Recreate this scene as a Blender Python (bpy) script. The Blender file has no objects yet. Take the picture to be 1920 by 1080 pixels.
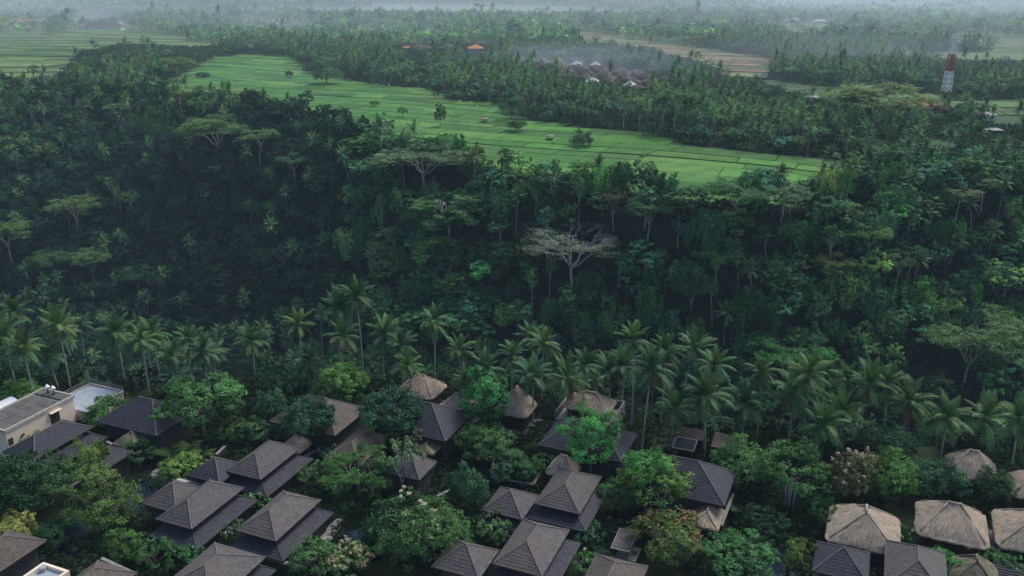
import bpy, math
import numpy as np
from mathutils import Vector

# ------------------------------------------------------------------ camera, world, sun, exposure
scene = bpy.context.scene
COL = scene.collection
CAM_H, FOC, PITCH = 80.0, 1680.0, math.radians(19.7)
cam_data = bpy.data.cameras.new("camera")
cam = bpy.data.objects.new("camera", cam_data)
COL.objects.link(cam)
cam.location = (0, 0, CAM_H)
cam.rotation_euler = (math.pi / 2 - PITCH, 0, 0)
cam_data.sensor_width = 36.0
cam_data.lens = 36.0 * FOC / 1920.0
cam_data.clip_start = 0.5
cam_data.clip_end = 20000.0
scene.camera = cam

SUN_EL, SUN_AZ = math.radians(54), math.radians(46)      # azimuth from +Y, towards +X
world = bpy.data.worlds.new("World")
scene.world = world
world.use_nodes = True
wn = world.node_tree
sky = wn.nodes.new("ShaderNodeTexSky")
sky.sky_type = 'NISHITA'
sky.sun_disc = False
sky.sun_elevation = SUN_EL
sky.sun_rotation = SUN_AZ
sky.air_density = 1.0
sky.dust_density = 2.0
bg = wn.nodes["Background"]
bg.inputs[1].default_value = 0.10
wn.links.new(sky.outputs[0], bg.inputs[0])

sd = bpy.data.lights.new("sun", 'SUN')
sd.energy = 1.5
sd.angle = math.radians(26)
sd.color = (1.0, 0.97, 0.92)
sun = bpy.data.objects.new("sun", sd)
COL.objects.link(sun)
sdir = Vector((math.sin(SUN_AZ) * math.cos(SUN_EL), math.cos(SUN_AZ) * math.cos(SUN_EL), math.sin(SUN_EL)))
sun.rotation_euler = sdir.to_track_quat('Z', 'Y').to_euler()
sun.location = (0, 0, 400)

scene.view_settings.view_transform = 'Standard'
scene.view_settings.look = 'None'
scene.view_settings.gamma = 1.0
scene.view_settings.exposure = 0.78
scene.view_settings.use_curve_mapping = False
HAZE_DENSITY = 0.00010
HAZE_COLOR = (0.62, 0.82, 1.0)

cy = scene.cycles
cy.max_bounces = 5
cy.diffuse_bounces = 3
cy.glossy_bounces = 2
cy.transmission_bounces = 3
cy.volume_bounces = 1
cy.transparent_max_bounces = 6
cy.use_denoising = True
cy.caustics_reflective = False
cy.caustics_refractive = False

# ------------------------------------------------------------------ projection and noise helpers
cp, sp = math.cos(PITCH), math.sin(PITCH)


def ray(px, py):
    u = (px - 960) / FOC
    v = (540 - py) / FOC
    return np.array([u, cp + v * sp, -sp + v * cp])


def W(px, py, z=0.0):
    d = ray(px, py)
    t = (z - CAM_H) / d[2]
    return np.array([d[0] * t, d[1] * t, z])


def proj(x, y, z):
    dx, dy, dz = np.asarray(x, float), np.asarray(y, float), np.asarray(z, float) - CAM_H
    dep = dy * cp - dz * sp
    up = dy * sp + dz * cp
    dep_s = np.where(dep > 1, dep, 1)
    return 960 + FOC * dx / dep_s, 540 - FOC * up / dep_s, dep


def snoise(x, y, seed=0, n=6, f0=1.0):
    """smooth pseudo noise from a sum of sines, about -1..1"""
    r = np.random.default_rng(1000 + seed)
    out = 0 * (np.asarray(x, float) + np.asarray(y, float))
    tot = 0
    for i in range(n):
        a = r.uniform(0, 2 * math.pi)
        f = f0 * (1.6 ** i) * r.uniform(.8, 1.2)
        w = 1.0 / (1.45 ** i)
        out = out + w * np.sin((x * math.cos(a) + y * math.sin(a)) * f + r.uniform(0, 6.28))
        tot += w
    return out / tot * 1.4


NE = np.array([W(*q)[:2] for q in [(-500, 690), (-200, 700), (0, 712), (200, 722), (450, 728), (700, 712), (950, 718),
                                    (1200, 772), (1450, 822), (1900, 848), (2150, 850), (2500, 850)]])
FL = np.array([(-600, 430), (-345, 440), (-200, 425), (-120, 375), (-80, 340), (-40, 312), (0, 292), (40, 272), (80, 262), (120, 258), (200, 272), (600, 300)])
RIM = np.array([(-600, 640), (-345, 600)] + [tuple(W(px, py, 12.0)[:2]) for px, py in
               [(345, 165), (480, 180), (600, 196), (690, 235), (760, 252), (850, 260), (930, 275), (1000, 292), (1130, 308), (1200, 320), (1280, 334), (1335, 338), (1400, 336), (1560, 330),
                (1720, 312), (1900, 310)]] + [(600, 380)])
FLOOR_Z = -70.0


def near_edge(x): return np.interp(x, NE[:, 0], NE[:, 1])
def rim_line(x): return np.interp(x, RIM[:, 0], RIM[:, 1])
def floor_line(x): return np.interp(x, FL[:, 0], FL[:, 1])


def T(x, y):
    x = np.asarray(x, float); y = np.asarray(y, float)
    wob = 6 * snoise(x, y * .6, 3, 4, .02)
    yn, yf, yr = near_edge(x) + 1.0, floor_line(x) + wob, rim_line(x) + wob * .8
    s1 = np.clip((y - yn) / 48.0, 0, 1)
    s1 = 1 - (1 - s1) ** 1.3
    s2 = np.clip((y - yf) / np.maximum(yr - yf, 1), 0, 1)
    s2 = s2 ** .85
    z = np.interp(x, [-190, -50], [-96.0, FLOOR_Z]) * np.clip(s1, 0, 1) * (1 - s2)
    bump = snoise(x, y, 5, 5, .035) * 5.0 * np.clip(s1, 0, 1) * np.clip((1 - s2) * 4, 0, 1)
    far = np.clip((y - 1000) / 900, 0, 1)
    z = z + bump + far * (7 * snoise(x, y, 9, 4, .0022))
    return z


def in_poly(x, y, poly):
    x = np.asarray(x, float); y = np.asarray(y, float)
    ins = np.zeros(np.broadcast(x, y).shape, bool)
    n = len(poly)
    for i in range(n):
        x1, y1 = poly[i][0], poly[i][1]
        x2, y2 = poly[(i + 1) % n][0], poly[(i + 1) % n][1]
        c = ((y1 > y) != (y2 > y)) & (x < (x2 - x1) * (y - y1) / (y2 - y1 + 1e-12) + x1)
        ins ^= c
    return ins


def on_top(px, py, h):
    """world point of the ground under a tree of height h whose top shows at pixel (px, py)"""
    d = ray(px, py)
    ts = np.linspace(80, 1500, 2841)
    x, y, z = d[0] * ts, d[1] * ts, CAM_H + d[2] * ts
    g = T(x, y) + h
    i = int(np.argmax(z < g))
    return np.array([x[i], y[i], float(T(x[i], y[i]))])


# ------------------------------------------------------------------ mesh helpers
def norm(v):
    return v / np.maximum(np.linalg.norm(v, axis=-1, keepdims=True), 1e-9)


class MB:
    """collects vertices, quads and triangles; build() makes one mesh datablock"""

    def __init__(s):
        s.V = []; s.Q = []; s.Tr = []; s.n = 0
        s.qm = []; s.tm = []; s.qv = []; s.tv = []; s.quv = []

    def add(s, V, Q=None, Tr=None, m=0, var=None, uv=None):
        V = np.asarray(V, float).reshape(-1, 3)
        if Q is not None and len(Q):
            Q = np.asarray(Q, int).reshape(-1, 4)
            s.Q.append(Q + s.n); s.qm.append(np.full(len(Q), m))
            s.qv.append(np.full(len(Q), .5) if var is None else np.asarray(var, float))
            s.quv.append(np.zeros((len(Q), 4, 2)) if uv is None else np.asarray(uv, float).reshape(-1, 4, 2))
        if Tr is not None and len(Tr):
            Tr = np.asarray(Tr, int).reshape(-1, 3)
            s.Tr.append(Tr + s.n); s.tm.append(np.full(len(Tr), m))
            s.tv.append(np.full(len(Tr), .5) if var is None or Q is not None else np.asarray(var, float))
        s.V.append(V); s.n += len(V)
        return s

    def box(s, c, size, rot=0.0, m=0):
        x, y, z = np.array(size) / 2.0
        v = np.array([[-x, -y, -z], [x, -y, -z], [x, y, -z], [-x, y, -z], [-x, -y, z], [x, -y, z], [x, y, z], [-x, y, z]])
        if rot:
            ca, sa = math.cos(rot), math.sin(rot)
            v = v @ np.array([[ca, sa, 0], [-sa, ca, 0], [0, 0, 1]])
        v = v + np.array(c)
        return s.add(v, [[0, 3, 2, 1], [4, 5, 6, 7], [0, 1, 5, 4], [1, 2, 6, 5], [2, 3, 7, 6], [3, 0, 4, 7]], m=m)

    def beam(s, a, b, w, m=0, h=None):
        """square bar from a to b"""
        return s.tube([a, b], [w * .7, w * .7], 4, m)

    def tube(s, pts, rad, sides=6, m=0, cap=True, var=None):
        pts = np.asarray(pts, float); rad = np.asarray(rad, float)
        k = len(pts)
        d = norm(np.gradient(pts, axis=0))
        ref = np.array([0.31, 0.93, 0.17])
        if abs(np.dot(norm(pts[-1] - pts[0]), norm(ref))) > .9:
            ref = np.array([.95, -.2, .2])
        a = norm(np.cross(d, ref)); b = np.cross(d, a)
        th = np.arange(sides) * 2 * math.pi / sides + math.pi / 4
        ring = (a[:, None, :] * np.cos(th)[None, :, None] + b[:, None, :] * np.sin(th)[None, :, None]) * rad[:, None, None]
        V = (pts[:, None, :] + ring).reshape(-1, 3)
        i = np.arange(k - 1)[:, None] * sides; j = np.arange(sides)[None, :]; j2 = (j + 1) % sides
        Q = np.stack([i + j, i + j2, i + sides + j2, i + sides + j], -1).reshape(-1, 4)
        v = None if var is None else np.full(len(Q), var)
        s.add(V, Q, m=m, var=v)
        if cap and sides == 4:
            b0 = s.n - len(V)
            s.Q.append(np.array([[b0 + 3, b0 + 2, b0 + 1, b0], [s.n - 4, s.n - 3, s.n - 2, s.n - 1]]))
            s.qm.append(np.full(2, m)); s.qv.append(np.full(2, .5)); s.quv.append(np.zeros((2, 4, 2)))
        elif cap and sides > 4:
            base = s.n
            s.add([pts[-1], pts[0]], m=m)
            o = base - len(V) + (k - 1) * sides
            Tr = np.stack([o + np.arange(sides), o + (np.arange(sides) + 1) % sides, np.full(sides, base)], -1)
            o2 = base - len(V)
            Tr2 = np.stack([o2 + (np.arange(sides) + 1) % sides, o2 + np.arange(sides), np.full(sides, base + 1)], -1)
            Tr = np.concatenate([Tr, Tr2])
            s.Tr.append(Tr); s.tm.append(np.full(len(Tr), m)); s.tv.append(np.full(len(Tr), .5))
        return s

    def build(s, name, mats, smooth=False):
        me = bpy.data.meshes.new(name)
        V = np.concatenate(s.V)
        Q = np.concatenate(s.Q) if s.Q else np.zeros((0, 4), int)
        Tr = np.concatenate(s.Tr) if s.Tr else np.zeros((0, 3), int)
        me.vertices.add(len(V)); me.vertices.foreach_set("co", V.astype(np.float32).ravel())
        idx = np.concatenate([Q.ravel(), Tr.ravel()]).astype(np.int32)
        me.loops.add(len(idx)); me.loops.foreach_set("vertex_index", idx)
        st = np.concatenate([np.arange(len(Q)) * 4, len(Q) * 4 + np.arange(len(Tr)) * 3]).astype(np.int32)
        me.polygons.add(len(st)); me.polygons.foreach_set("loop_start", st)
        mi = np.concatenate((s.qm or [np.zeros(0, int)]) + (s.tm or [np.zeros(0, int)])).astype(np.int32)
        me.polygons.foreach_set("material_index", mi)
        me.polygons.foreach_set("use_smooth", np.full(len(st), smooth))
        var = np.concatenate((s.qv or [np.zeros(0)]) + (s.tv or [np.zeros(0)])).astype(np.float32)
        me.update(calc_edges=True)
        at = me.attributes.new("var", 'FLOAT', 'FACE'); at.data.foreach_set("value", var)
        uvl = me.uv_layers.new(name="uv")
        uv = np.zeros((len(idx), 2), np.float32)
        if s.quv:
            uv[:len(Q) * 4] = np.concatenate(s.quv).reshape(-1, 2)
        uvl.data.foreach_set("uv", uv.ravel())
        for m in (mats if isinstance(mats, (list, tuple)) else [mats]):
            me.materials.append(m)
        return me


def link(name, data, parent=None, loc=None, rotz=0.0, scale=None, color=None):
    o = bpy.data.objects.new(name, data)
    COL.objects.link(o)
    if parent is not None:
        o.parent = parent
    if loc is not None:
        o.location = [float(c) for c in loc]
    if rotz:
        o.rotation_euler = (0, 0, rotz)
    if scale is not None:
        o.scale = scale if hasattr(scale, '__len__') else (scale,) * 3
    if color is not None:
        o.color = (*color[:3], 1.0)
        o['tint'] = [float(c) for c in color[:3]]
    return o


def tag(o, label=None, cat=None, group=None, kind=None):
    if label: o['label'] = label
    if cat: o['category'] = cat
    if group: o['group'] = group
    if kind: o['kind'] = kind
    return o


def thing(name, label, cat, loc, rotz=0.0, group=None, scale=None):
    return tag(link(name, None, None, loc, rotz, scale), label, cat, group)


# ------------------------------------------------------------------ materials
def new_mat(name):
    m = bpy.data.materials.new(name); m.use_nodes = True
    nt = m.node_tree
    nt.nodes.clear()
    out = nt.nodes.new("ShaderNodeOutputMaterial")
    return m, nt, out


def nd(nt, typ, **kw):
    n = nt.nodes.new(typ)
    for k, v in kw.items():
        setattr(n, k, v)
    return n


def mixc(nt, blend, fac, a, b):
    n = nd(nt, "ShaderNodeMix", data_type='RGBA', blend_type=blend)
    for sock, v in ((n.inputs[0], fac), (n.inputs[6], a), (n.inputs[7], b)):
        if isinstance(v, bpy.types.NodeSocket): nt.links.new(v, sock)
        elif isinstance(v, (tuple, list)): sock.default_value = (*v[:3], 1)
        else: sock.default_value = v
    return n.outputs[2]


def mth(nt, op, a, b=0.0, c=0.0):
    n = nd(nt, "ShaderNodeMath", operation=op)
    for sock, v in zip(n.inputs, (a, b, c)):
        if isinstance(v, bpy.types.NodeSocket): nt.links.new(v, sock)
        else: sock.default_value = v
    return n.outputs[0]


def noise(nt, scale, detail=4, rough=.6, vec=None, stretch=None, kind='Object'):
    n = nd(nt, "ShaderNodeTexNoise")
    n.inputs['Scale'].default_value = scale; n.inputs['Detail'].default_value = detail; n.inputs['Roughness'].default_value = rough
    tc = nd(nt, "ShaderNodeTexCoord")
    v = tc.outputs[kind] if vec is None else vec
    if stretch is not None:
        mp = nd(nt, "ShaderNodeMapping"); mp.inputs['Scale'].default_value = stretch
        nt.links.new(v, mp.inputs[0]); v = mp.outputs[0]
    nt.links.new(v, n.inputs['Vector'])
    return n.outputs['Fac']


def ramp(nt, fac, stops):
    r = nd(nt, "ShaderNodeValToRGB")
    el = r.color_ramp.elements
    while len(el) < len(stops): el.new(.5)
    for e, (p, c) in zip(el, stops):
        e.position = p; e.color = (*c[:3], 1) if hasattr(c, '__len__') else (c, c, c, 1)
    nt.links.new(fac, r.inputs[0])
    return r.outputs[0]


def attr(nt, name='var'):
    return nd(nt, "ShaderNodeAttribute", attribute_name=name).outputs['Fac']


def principled(nt, out, col, rough=.8, spec=.2, bump=None, bstr=.3, bdist=.05):
    b = nd(nt, "ShaderNodeBsdfPrincipled")
    if isinstance(col, bpy.types.NodeSocket): nt.links.new(col, b.inputs['Base Color'])
    else: b.inputs['Base Color'].default_value = (*col, 1)
    if isinstance(rough, bpy.types.NodeSocket): nt.links.new(rough, b.inputs['Roughness'])
    else: b.inputs['Roughness'].default_value = rough
    b.inputs['Specular IOR Level'].default_value = spec
    if bump is not None:
        bn = nd(nt, "ShaderNodeBump"); bn.inputs['Strength'].default_value = bstr; bn.inputs['Distance'].default_value = bdist
        nt.links.new(bump, bn.inputs['Height']); nt.links.new(bn.outputs[0], b.inputs['Normal'])
    nt.links.new(b.outputs[0], out.inputs[0])
    return b


def foliage_mat(name, transl=.28, lo=.36, hi=2.0, spec=.06):
    m, nt, out = new_mat(name)
    oi = nd(nt, "ShaderNodeObjectInfo")
    v = attr(nt)
    k = mth(nt, 'MULTIPLY_ADD', v, hi - lo, lo)
    k = mth(nt, 'MULTIPLY', k, mth(nt, 'MULTIPLY_ADD', oi.outputs['Random'], .5, .75))
    tn = nd(nt, "ShaderNodeAttribute", attribute_type='INSTANCER', attribute_name='tint')
    col = tn.outputs['Color']
    hs = nd(nt, "ShaderNodeHueSaturation")
    nt.links.new(col, hs.inputs['Color']); nt.links.new(k, hs.inputs['Value'])
    nt.links.new(mth(nt, 'MULTIPLY_ADD', mth(nt, 'FRACT', mth(nt, 'MULTIPLY', oi.outputs['Random'], 7.31)), .06, .47), hs.inputs['Hue'])
    c2 = mixc(nt, 'MIX', mth(nt, 'MULTIPLY', mth(nt, 'POWER', v, 3.0), .10), hs.outputs[0], (.16, .18, .06))
    b = nd(nt, "ShaderNodeBsdfPrincipled")
    nt.links.new(c2, b.inputs['Base Color']); b.inputs['Roughness'].default_value = .55
    b.inputs['Specular IOR Level'].default_value = spec
    tr = nd(nt, "ShaderNodeBsdfTranslucent")
    nt.links.new(mixc(nt, 'MULTIPLY', 1.0, c2, (1.2, 1.25, .6)), tr.inputs[0])
    mx = nd(nt, "ShaderNodeMixShader"); mx.inputs[0].default_value = transl
    nt.links.new(b.outputs[0], mx.inputs[1]); nt.links.new(tr.outputs[0], mx.inputs[2])
    nt.links.new(mx.outputs[0], out.inputs[0])
    return m


def simple_mat(name, c1, c2, scale=2.0, rough=.85, spec=.2, stretch=None, bstr=.25, coord='Object'):
    m, nt, out = new_mat(name)
    f = noise(nt, scale, 5, .65, stretch=stretch, kind=coord)
    principled(nt, out, ramp(nt, f, [(.3, c1), (.7, c2)]), rough, spec, f, bstr)
    return m


M = {}
M['leaf'] = foliage_mat("foliage")
M['frond'] = foliage_mat("palm_frond_green", .18, .6, 1.5, .14)
M['bark'] = simple_mat("bark_grey_brown", (.10, .085, .07), (.22, .19, .16), 1.5, stretch=(3, 3, .4))
M['bark_pale'] = simple_mat("bark_pale", (.26, .25, .22), (.46, .44, .40), 1.2, stretch=(3, 3, .5))
M['bark_white'] = simple_mat("bark_white", (.42, .40, .37), (.66, .64, .60), 1.2, stretch=(3, 3, .5))
M['dead'] = simple_mat("dry_frond_brown", (.12, .085, .045), (.24, .17, .09), 2)


def palm_trunk_mat():
    m, nt, out = new_mat("palm_trunk")
    f = noise(nt, 1.2, 4, .6, stretch=(1, 1, 6))
    f2 = noise(nt, .35, 3, .5)
    c = ramp(nt, f, [(.3, (.20, .185, .16)), (.65, (.46, .43, .385))])
    c = mixc(nt, 'MULTIPLY', 1.0, c, ramp(nt, f2, [(.3, (.7, .75, .68)), (.7, (1.1, 1.08, 1.05))]))
    principled(nt, out, c, .9, .1, f, .3)
    return m


M['palm_trunk'] = palm_trunk_mat()


def slate_mat(name, ca, cb, moss, mossy=.5):
    m, nt, out = new_mat(name)
    uv = nd(nt, "ShaderNodeTexCoord").outputs['UV']
    f = noise(nt, 3.0, 5, .7, vec=uv, stretch=(1.8, .6, 1))
    g = noise(nt, .35, 4, .6)
    fine = noise(nt, 4.5, 3, .6, vec=uv)
    br = nd(nt, "ShaderNodeTexBrick")
    br.inputs['Scale'].default_value = 1.0; br.inputs['Brick Width'].default_value = .34; br.inputs['Row Height'].default_value = .42
    br.inputs['Mortar Size'].default_value = .012; br.inputs['Bias'].default_value = 0
    br.inputs['Color1'].default_value = (.75, .75, .75, 1); br.inputs['Color2'].default_value = (1.25, 1.25, 1.25, 1)
    br.inputs['Mortar'].default_value = (.45, .45, .45, 1)
    nt.links.new(uv, br.inputs['Vector'])
    c = ramp(nt, f, [(.25, ca), (.75, cb)])
    c = mixc(nt, 'MULTIPLY', .75, c, br.outputs['Color'])
    c = mixc(nt, 'MULTIPLY', .85, c, ramp(nt, fine, [(.3, .4), (.7, 1.55)]))
    st = noise(nt, 1.1, 5, .7)
    c = mixc(nt, 'MULTIPLY', .8, c, ramp(nt, st, [(.3, .55), (.7, 1.35)]))
    c = mixc(nt, 'MIX', mth(nt, 'MULTIPLY', ramp(nt, g, [(.40, 0.0), (.60, 1.0)]), mossy), c, moss)
    oi = nd(nt, "ShaderNodeObjectInfo")
    c = mixc(nt, 'MULTIPLY', 1.0, c, ramp(nt, oi.outputs['Random'], [(0, (.85, .85, .88)), (1, (1.15, 1.1, 1.05))]))
    principled(nt, out, c, .7, .3, f, .35, .04)
    return m


M['shingle'] = slate_mat("weathered_wood_shingle", (.050, .050, .055), (.108, .106, .114), (.105, .086, .064), .6)
M['shingle_brown'] = slate_mat("brown_wood_shingle", (.070, .058, .050), (.135, .108, .092), (.065, .06, .042), .5)
M['slate'] = slate_mat("dark_slate", (.022, .024, .036), (.050, .053, .072), (.036, .035, .034), .3)
M['cap'] = simple_mat("ridge_cap_pale", (.11, .105, .10), (.20, .185, .17), 3)


def thatch_mat(name, a, b, c3):
    m, nt, out = new_mat(name)
    uv = nd(nt, "ShaderNodeTexCoord").outputs['UV']
    f = noise(nt, 2.2, 6, .7, vec=uv, stretch=(1.7, .22, 1))
    g = noise(nt, .5, 6, .7)
    h = noise(nt, 4, 4, .65, vec=uv, stretch=(1.1, .3, 1))
    c = ramp(nt, f, [(.25, a), (.72, b)])
    c = mixc(nt, 'MIX', ramp(nt, g, [(.40, 0.0), (.62, .9)]), c, c3)
    c = mixc(nt, 'MULTIPLY', .9, c, ramp(nt, h, [(.3, .45), (.7, 1.4)]))
    principled(nt, out, c, .95, .05, h, .9, .14)
    return m


M['thatch'] = thatch_mat("alang_thatch", (.25, .195, .138), (.54, .43, .31), (.31, .27, .215))
M['thatch_lit'] = thatch_mat("alang_thatch_lit", (.30, .215, .15), (.60, .46, .34), (.36, .30, .24))  # lit copy of the thatch: brighter sky light put into the colour
M['thatch_old'] = thatch_mat("old_thatch", (.15, .13, .095), (.28, .245, .18), (.12, .125, .075))
M['wall_dark'] = simple_mat("dark_stone_wall", (.03, .03, .032), (.07, .068, .066), 1.5)
M['wall_cream'] = simple_mat("cream_render", (.74, .60, .46), (.84, .71, .57), .7, stretch=(1, 1, .3))
M['wood_dark'] = simple_mat("dark_wood", (.03, .02, .014), (.07, .046, .03), 3, stretch=(1, 1, .2))
M['wood'] = simple_mat("weathered_wood", (.12, .085, .06), (.22, .165, .12), 3, stretch=(4, .5, 1))
M['stone'] = simple_mat("stone_grey", (.15, .15, .15), (.30, .29, .27), 2.5)
M['stone_pale'] = simple_mat("stone_pale", (.32, .30, .26), (.50, .46, .40), 1.5)
M['concrete'] = simple_mat("bluish_concrete", (.26, .30, .34), (.38, .42, .46), .6)
M['roofpanel'] = simple_mat("stained_roof_panel", (.07, .07, .065), (.15, .145, .13), .8)
M['white'] = simple_mat("white_paint", (.76, .76, .75), (.86, .86, .84), 1.0)
M['red'] = simple_mat("red_paint", (.30, .085, .05), (.40, .12, .075), 1.0)
M['steel'] = simple_mat("galvanised_steel", (.25, .26, .27), (.40, .41, .42), 2.0)
M['orange_tile'] = simple_mat("orange_clay_tile", (.42, .17, .07), (.58, .25, .11), 1.0)
M['brown_tile'] = simple_mat("brown_clay_tile", (.085, .066, .058), (.15, .115, .10), .25)
M['tin'] = simple_mat("tin_sheet", (.38, .37, .35), (.58, .57, .54), .4)
M['blossom'] = simple_mat("cream_blossom", (.42, .36, .24), (.62, .54, .38), 3)
M['blossom_pink'] = simple_mat("pink_blossom", (.40, .27, .20), (.62, .47, .38), 3)
M['blossom_red'] = simple_mat("rusty_blossom", (.30, .13, .08), (.42, .2, .13), 3)
M['nut'] = simple_mat("coconut_husk", (.16, .10, .045), (.30, .18, .07), 4)


def ground_mat():
    m, nt, out = new_mat("forest_ground")
    f = noise(nt, .25, 6, .65); g = noise(nt, .02, 4, .6)
    c = ramp(nt, f, [(.3, (.012, .017, .010)), (.55, (.02, .032, .015)), (.75, (.034, .045, .02))])
    c = mixc(nt, 'MIX', ramp(nt, g, [(.45, 0.0), (.65, .5)]), c, (.032, .036, .022))
    pos = nd(nt, "ShaderNodeSeparateXYZ"); nt.links.new(nd(nt, "ShaderNodeNewGeometry").outputs['Position'], pos.inputs[0])
    open_land = ramp(nt, noise(nt, .012, 5, .6), [(.35, (.05, .11, .035)), (.5, (.10, .16, .06)), (.62, (.16, .17, .085)), (.7, (.07, .12, .045))])
    fr_ = nd(nt, "ShaderNodeMapRange"); fr_.inputs['From Min'].default_value = 640; fr_.inputs['From Max'].default_value = 900
    nt.links.new(pos.outputs['Y'], fr_.inputs['Value'])
    c = mixc(nt, 'MIX', fr_.outputs[0], c, open_land)
    principled(nt, out, c, .95, .05, f, .5, .3)
    return m


def paddy_mat():
    m, nt, out = new_mat("rice_plants")
    oi = nd(nt, "ShaderNodeObjectInfo")
    gm = nd(nt, "ShaderNodeNewGeometry").outputs['Position']
    f = noise(nt, .12, 5, .6, vec=gm); g = noise(nt, 2.5, 3, .7, vec=gm)
    c = mixc(nt, 'MULTIPLY', 1.0, oi.outputs['Color'], ramp(nt, f, [(.3, .75), (.7, 1.25)]))
    c = mixc(nt, 'MULTIPLY', 1.0, c, ramp(nt, g, [(.3, .8), (.7, 1.2)]))
    principled(nt, out, c, .8, .15, g, .8, .25)
    return m


def water_mat():
    m, nt, out = new_mat("dark_pond_water")
    f = noise(nt, 1.5, 3, .5)
    b = principled(nt, out, (.010, .018, .030), .1, .22, f, .08, .05)
    return m


M['ground'] = ground_mat(); M['paddy'] = paddy_mat(); M['water'] = water_mat()
M['bund'] = simple_mat("field_bund_grass", (.024, .062, .018), (.040, .092, .025), .8)

# ------------------------------------------------------------------ ground
def axis(fine_a, fine_b, step, lo, hi, grow=1.12):
    mid = list(np.arange(fine_a, fine_b + .1, step))
    s = step; v = mid[-1]; up = []
    while v < hi:
        s = min(s * grow, 220); v += s; up.append(min(v, hi))
    s = step; v = mid[0]; dn = []
    while v > lo:
        s = min(s * grow, 220); v -= s; dn.append(max(v, lo))
    return np.array(dn[::-1] + mid + up)


gx = axis(-420, 420, 5.0, -4200, 4200); gy = axis(90, 680, 5.0, -140, 6500)
X, Y = np.meshgrid(gx, gy)
Z = T(X, Y)
b = MB()
nx, ny = len(gx), len(gy)
ii = (np.arange(ny - 1)[:, None] * nx + np.arange(nx - 1)[None, :]).ravel()
b.add(np.stack([X.ravel(), Y.ravel(), Z.ravel()], -1), np.stack([ii, ii + 1, ii + nx + 1, ii + nx], -1))
tag(link("ground", b.build("ground", M['ground'], True)), kind='structure')

# ------------------------------------------------------------------ rice fields
def fieldpoly(pts): return [tuple(W(px, py)[:2]) for px, py in pts]


rimw = [(x, float(rim_line(x)) + 9) for x in (112, 108, 90, 75, 65, 55, 46, 20, 8, -25, -45, -63, -107, -150, -195, -240)]
FIELD_MAIN = fieldpoly([(345, 140), (400, 108), (470, 101), (548, 108), (585, 134), (640, 146), (720, 163), (800, 165), (845, 188), (950, 198),
                        (1000, 228), (1100, 240), (1195, 250), (1300, 272), (1420, 288), (1540, 296), (1600, 302)]) + rimw
FIELD_WEST = fieldpoly([(-60, 160), (-60, 60), (60, 66), (165, 55), (250, 56), (330, 68), (440, 92), (330, 92), (230, 86), (150, 104), (110, 150)])
FIELD_GOLD = fieldpoly([(980, 60), (1080, 58), (1200, 76), (1330, 92), (1450, 112), (1440, 150), (1370, 152), (1330, 128), (1230, 100), (1090, 76)])
FIELD_EAST = fieldpoly([(1400, 140), (1500, 158), (1620, 172), (1740, 176), (1790, 190), (1960, 184), (1960, 246), (1850, 240), (1840, 215), (1740, 205), (1640, 196), (1520, 190), (1430, 165)])
FIELD_GAP = fieldpoly([(1735, 262), (1800, 262), (1790, 285), (1730, 285)])
FIELD_FAR = fieldpoly([(1640, 92), (1760, 98), (1960, 98), (1960, 122), (1780, 118), (1650, 108)])
FIELD_NW = fieldpoly([(140, 30), (190, 28), (230, 40), (190, 50), (150, 46)])
FIELD_TAN = fieldpoly([(450, 38), (560, 40), (640, 55), (560, 52), (460, 48)])
FIELDS = [FIELD_MAIN, FIELD_WEST, FIELD_GOLD, FIELD_EAST, FIELD_GAP, FIELD_FAR, FIELD_NW, FIELD_TAN]


def in_fields(x, y):
    r = in_poly(x, y, FIELDS[0])
    for f in FIELDS[1:]:
        r = r | in_poly(x, y, f)
    return r


FIELD_PX = [[(0, 150), (0, 60), (60, 62), (165, 56), (250, 56), (330, 68), (440, 92), (330, 96), (230, 100), (150, 112), (110, 150)],
            [(345, 150), (345, 138), (400, 104), (470, 100), (548, 108), (585, 134), (640, 146), (720, 163), (800, 165), (845, 188), (950, 198), (1000, 228), (1100, 240), (1195, 250), (1300, 272),
             (1420, 288), (1540, 298), (1560, 322), (1400, 334), (1335, 344), (1280, 340), (1245, 314), (1200, 308), (1000, 287), (800, 248), (680, 220), (600, 188), (480, 166)],
            [(1080, 62), (1200, 78), (1330, 94), (1450, 112), (1430, 146), (1370, 148), (1330, 126), (1230, 98), (1100, 76)],
            [(1400, 142), (1500, 156), (1600, 172), (1560, 184), (1440, 176)], [(1640, 170), (1760, 174), (1800, 184), (1790, 200), (1650, 198)], [(1840, 190), (1930, 184), (1930, 250), (1850, 246)],
            [(1735, 264), (1800, 264), (1790, 282), (1730, 282)], [(1655, 94), (1760, 100), (1920, 100), (1920, 116), (1780, 114)], [(142, 31), (190, 29), (228, 40), (190, 48), (150, 45)],
            [(450, 39), (560, 41), (600, 50), (560, 51), (460, 47)], [(985, 122), (1080, 123), (1180, 141), (1245, 160), (1235, 167), (1150, 155), (1040, 135)],
            [(160, 40), (240, 40), (240, 60), (160, 60)], [(872, 78), (912, 78), (912, 102), (872, 102)], [(755, 82), (830, 82), (830, 98), (755, 98)], [(25, 36), (75, 36), (75, 50), (25, 50)],
            [(1770, 200), (1790, 205), (1755, 208), (1755, 150), (1800, 60), (1795, 150)], [(1830, 238), (1885, 238), (1885, 258), (1830, 258)], [(1475, 38), (1550, 38), (1550, 52), (1475, 52)]]


def veils(x, y, z, h):
    """trees that would stand in front of an open field, seen from the valley side"""
    hit = np.zeros(len(x), bool)
    for f in (1.0, .6, .25):
        px, py, _ = proj(x, y, z + h * f)
        for pg in FIELD_PX:
            for dx in (-6, 6):
                hit |= in_poly(px + dx, py, pg)
    return hit


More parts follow.
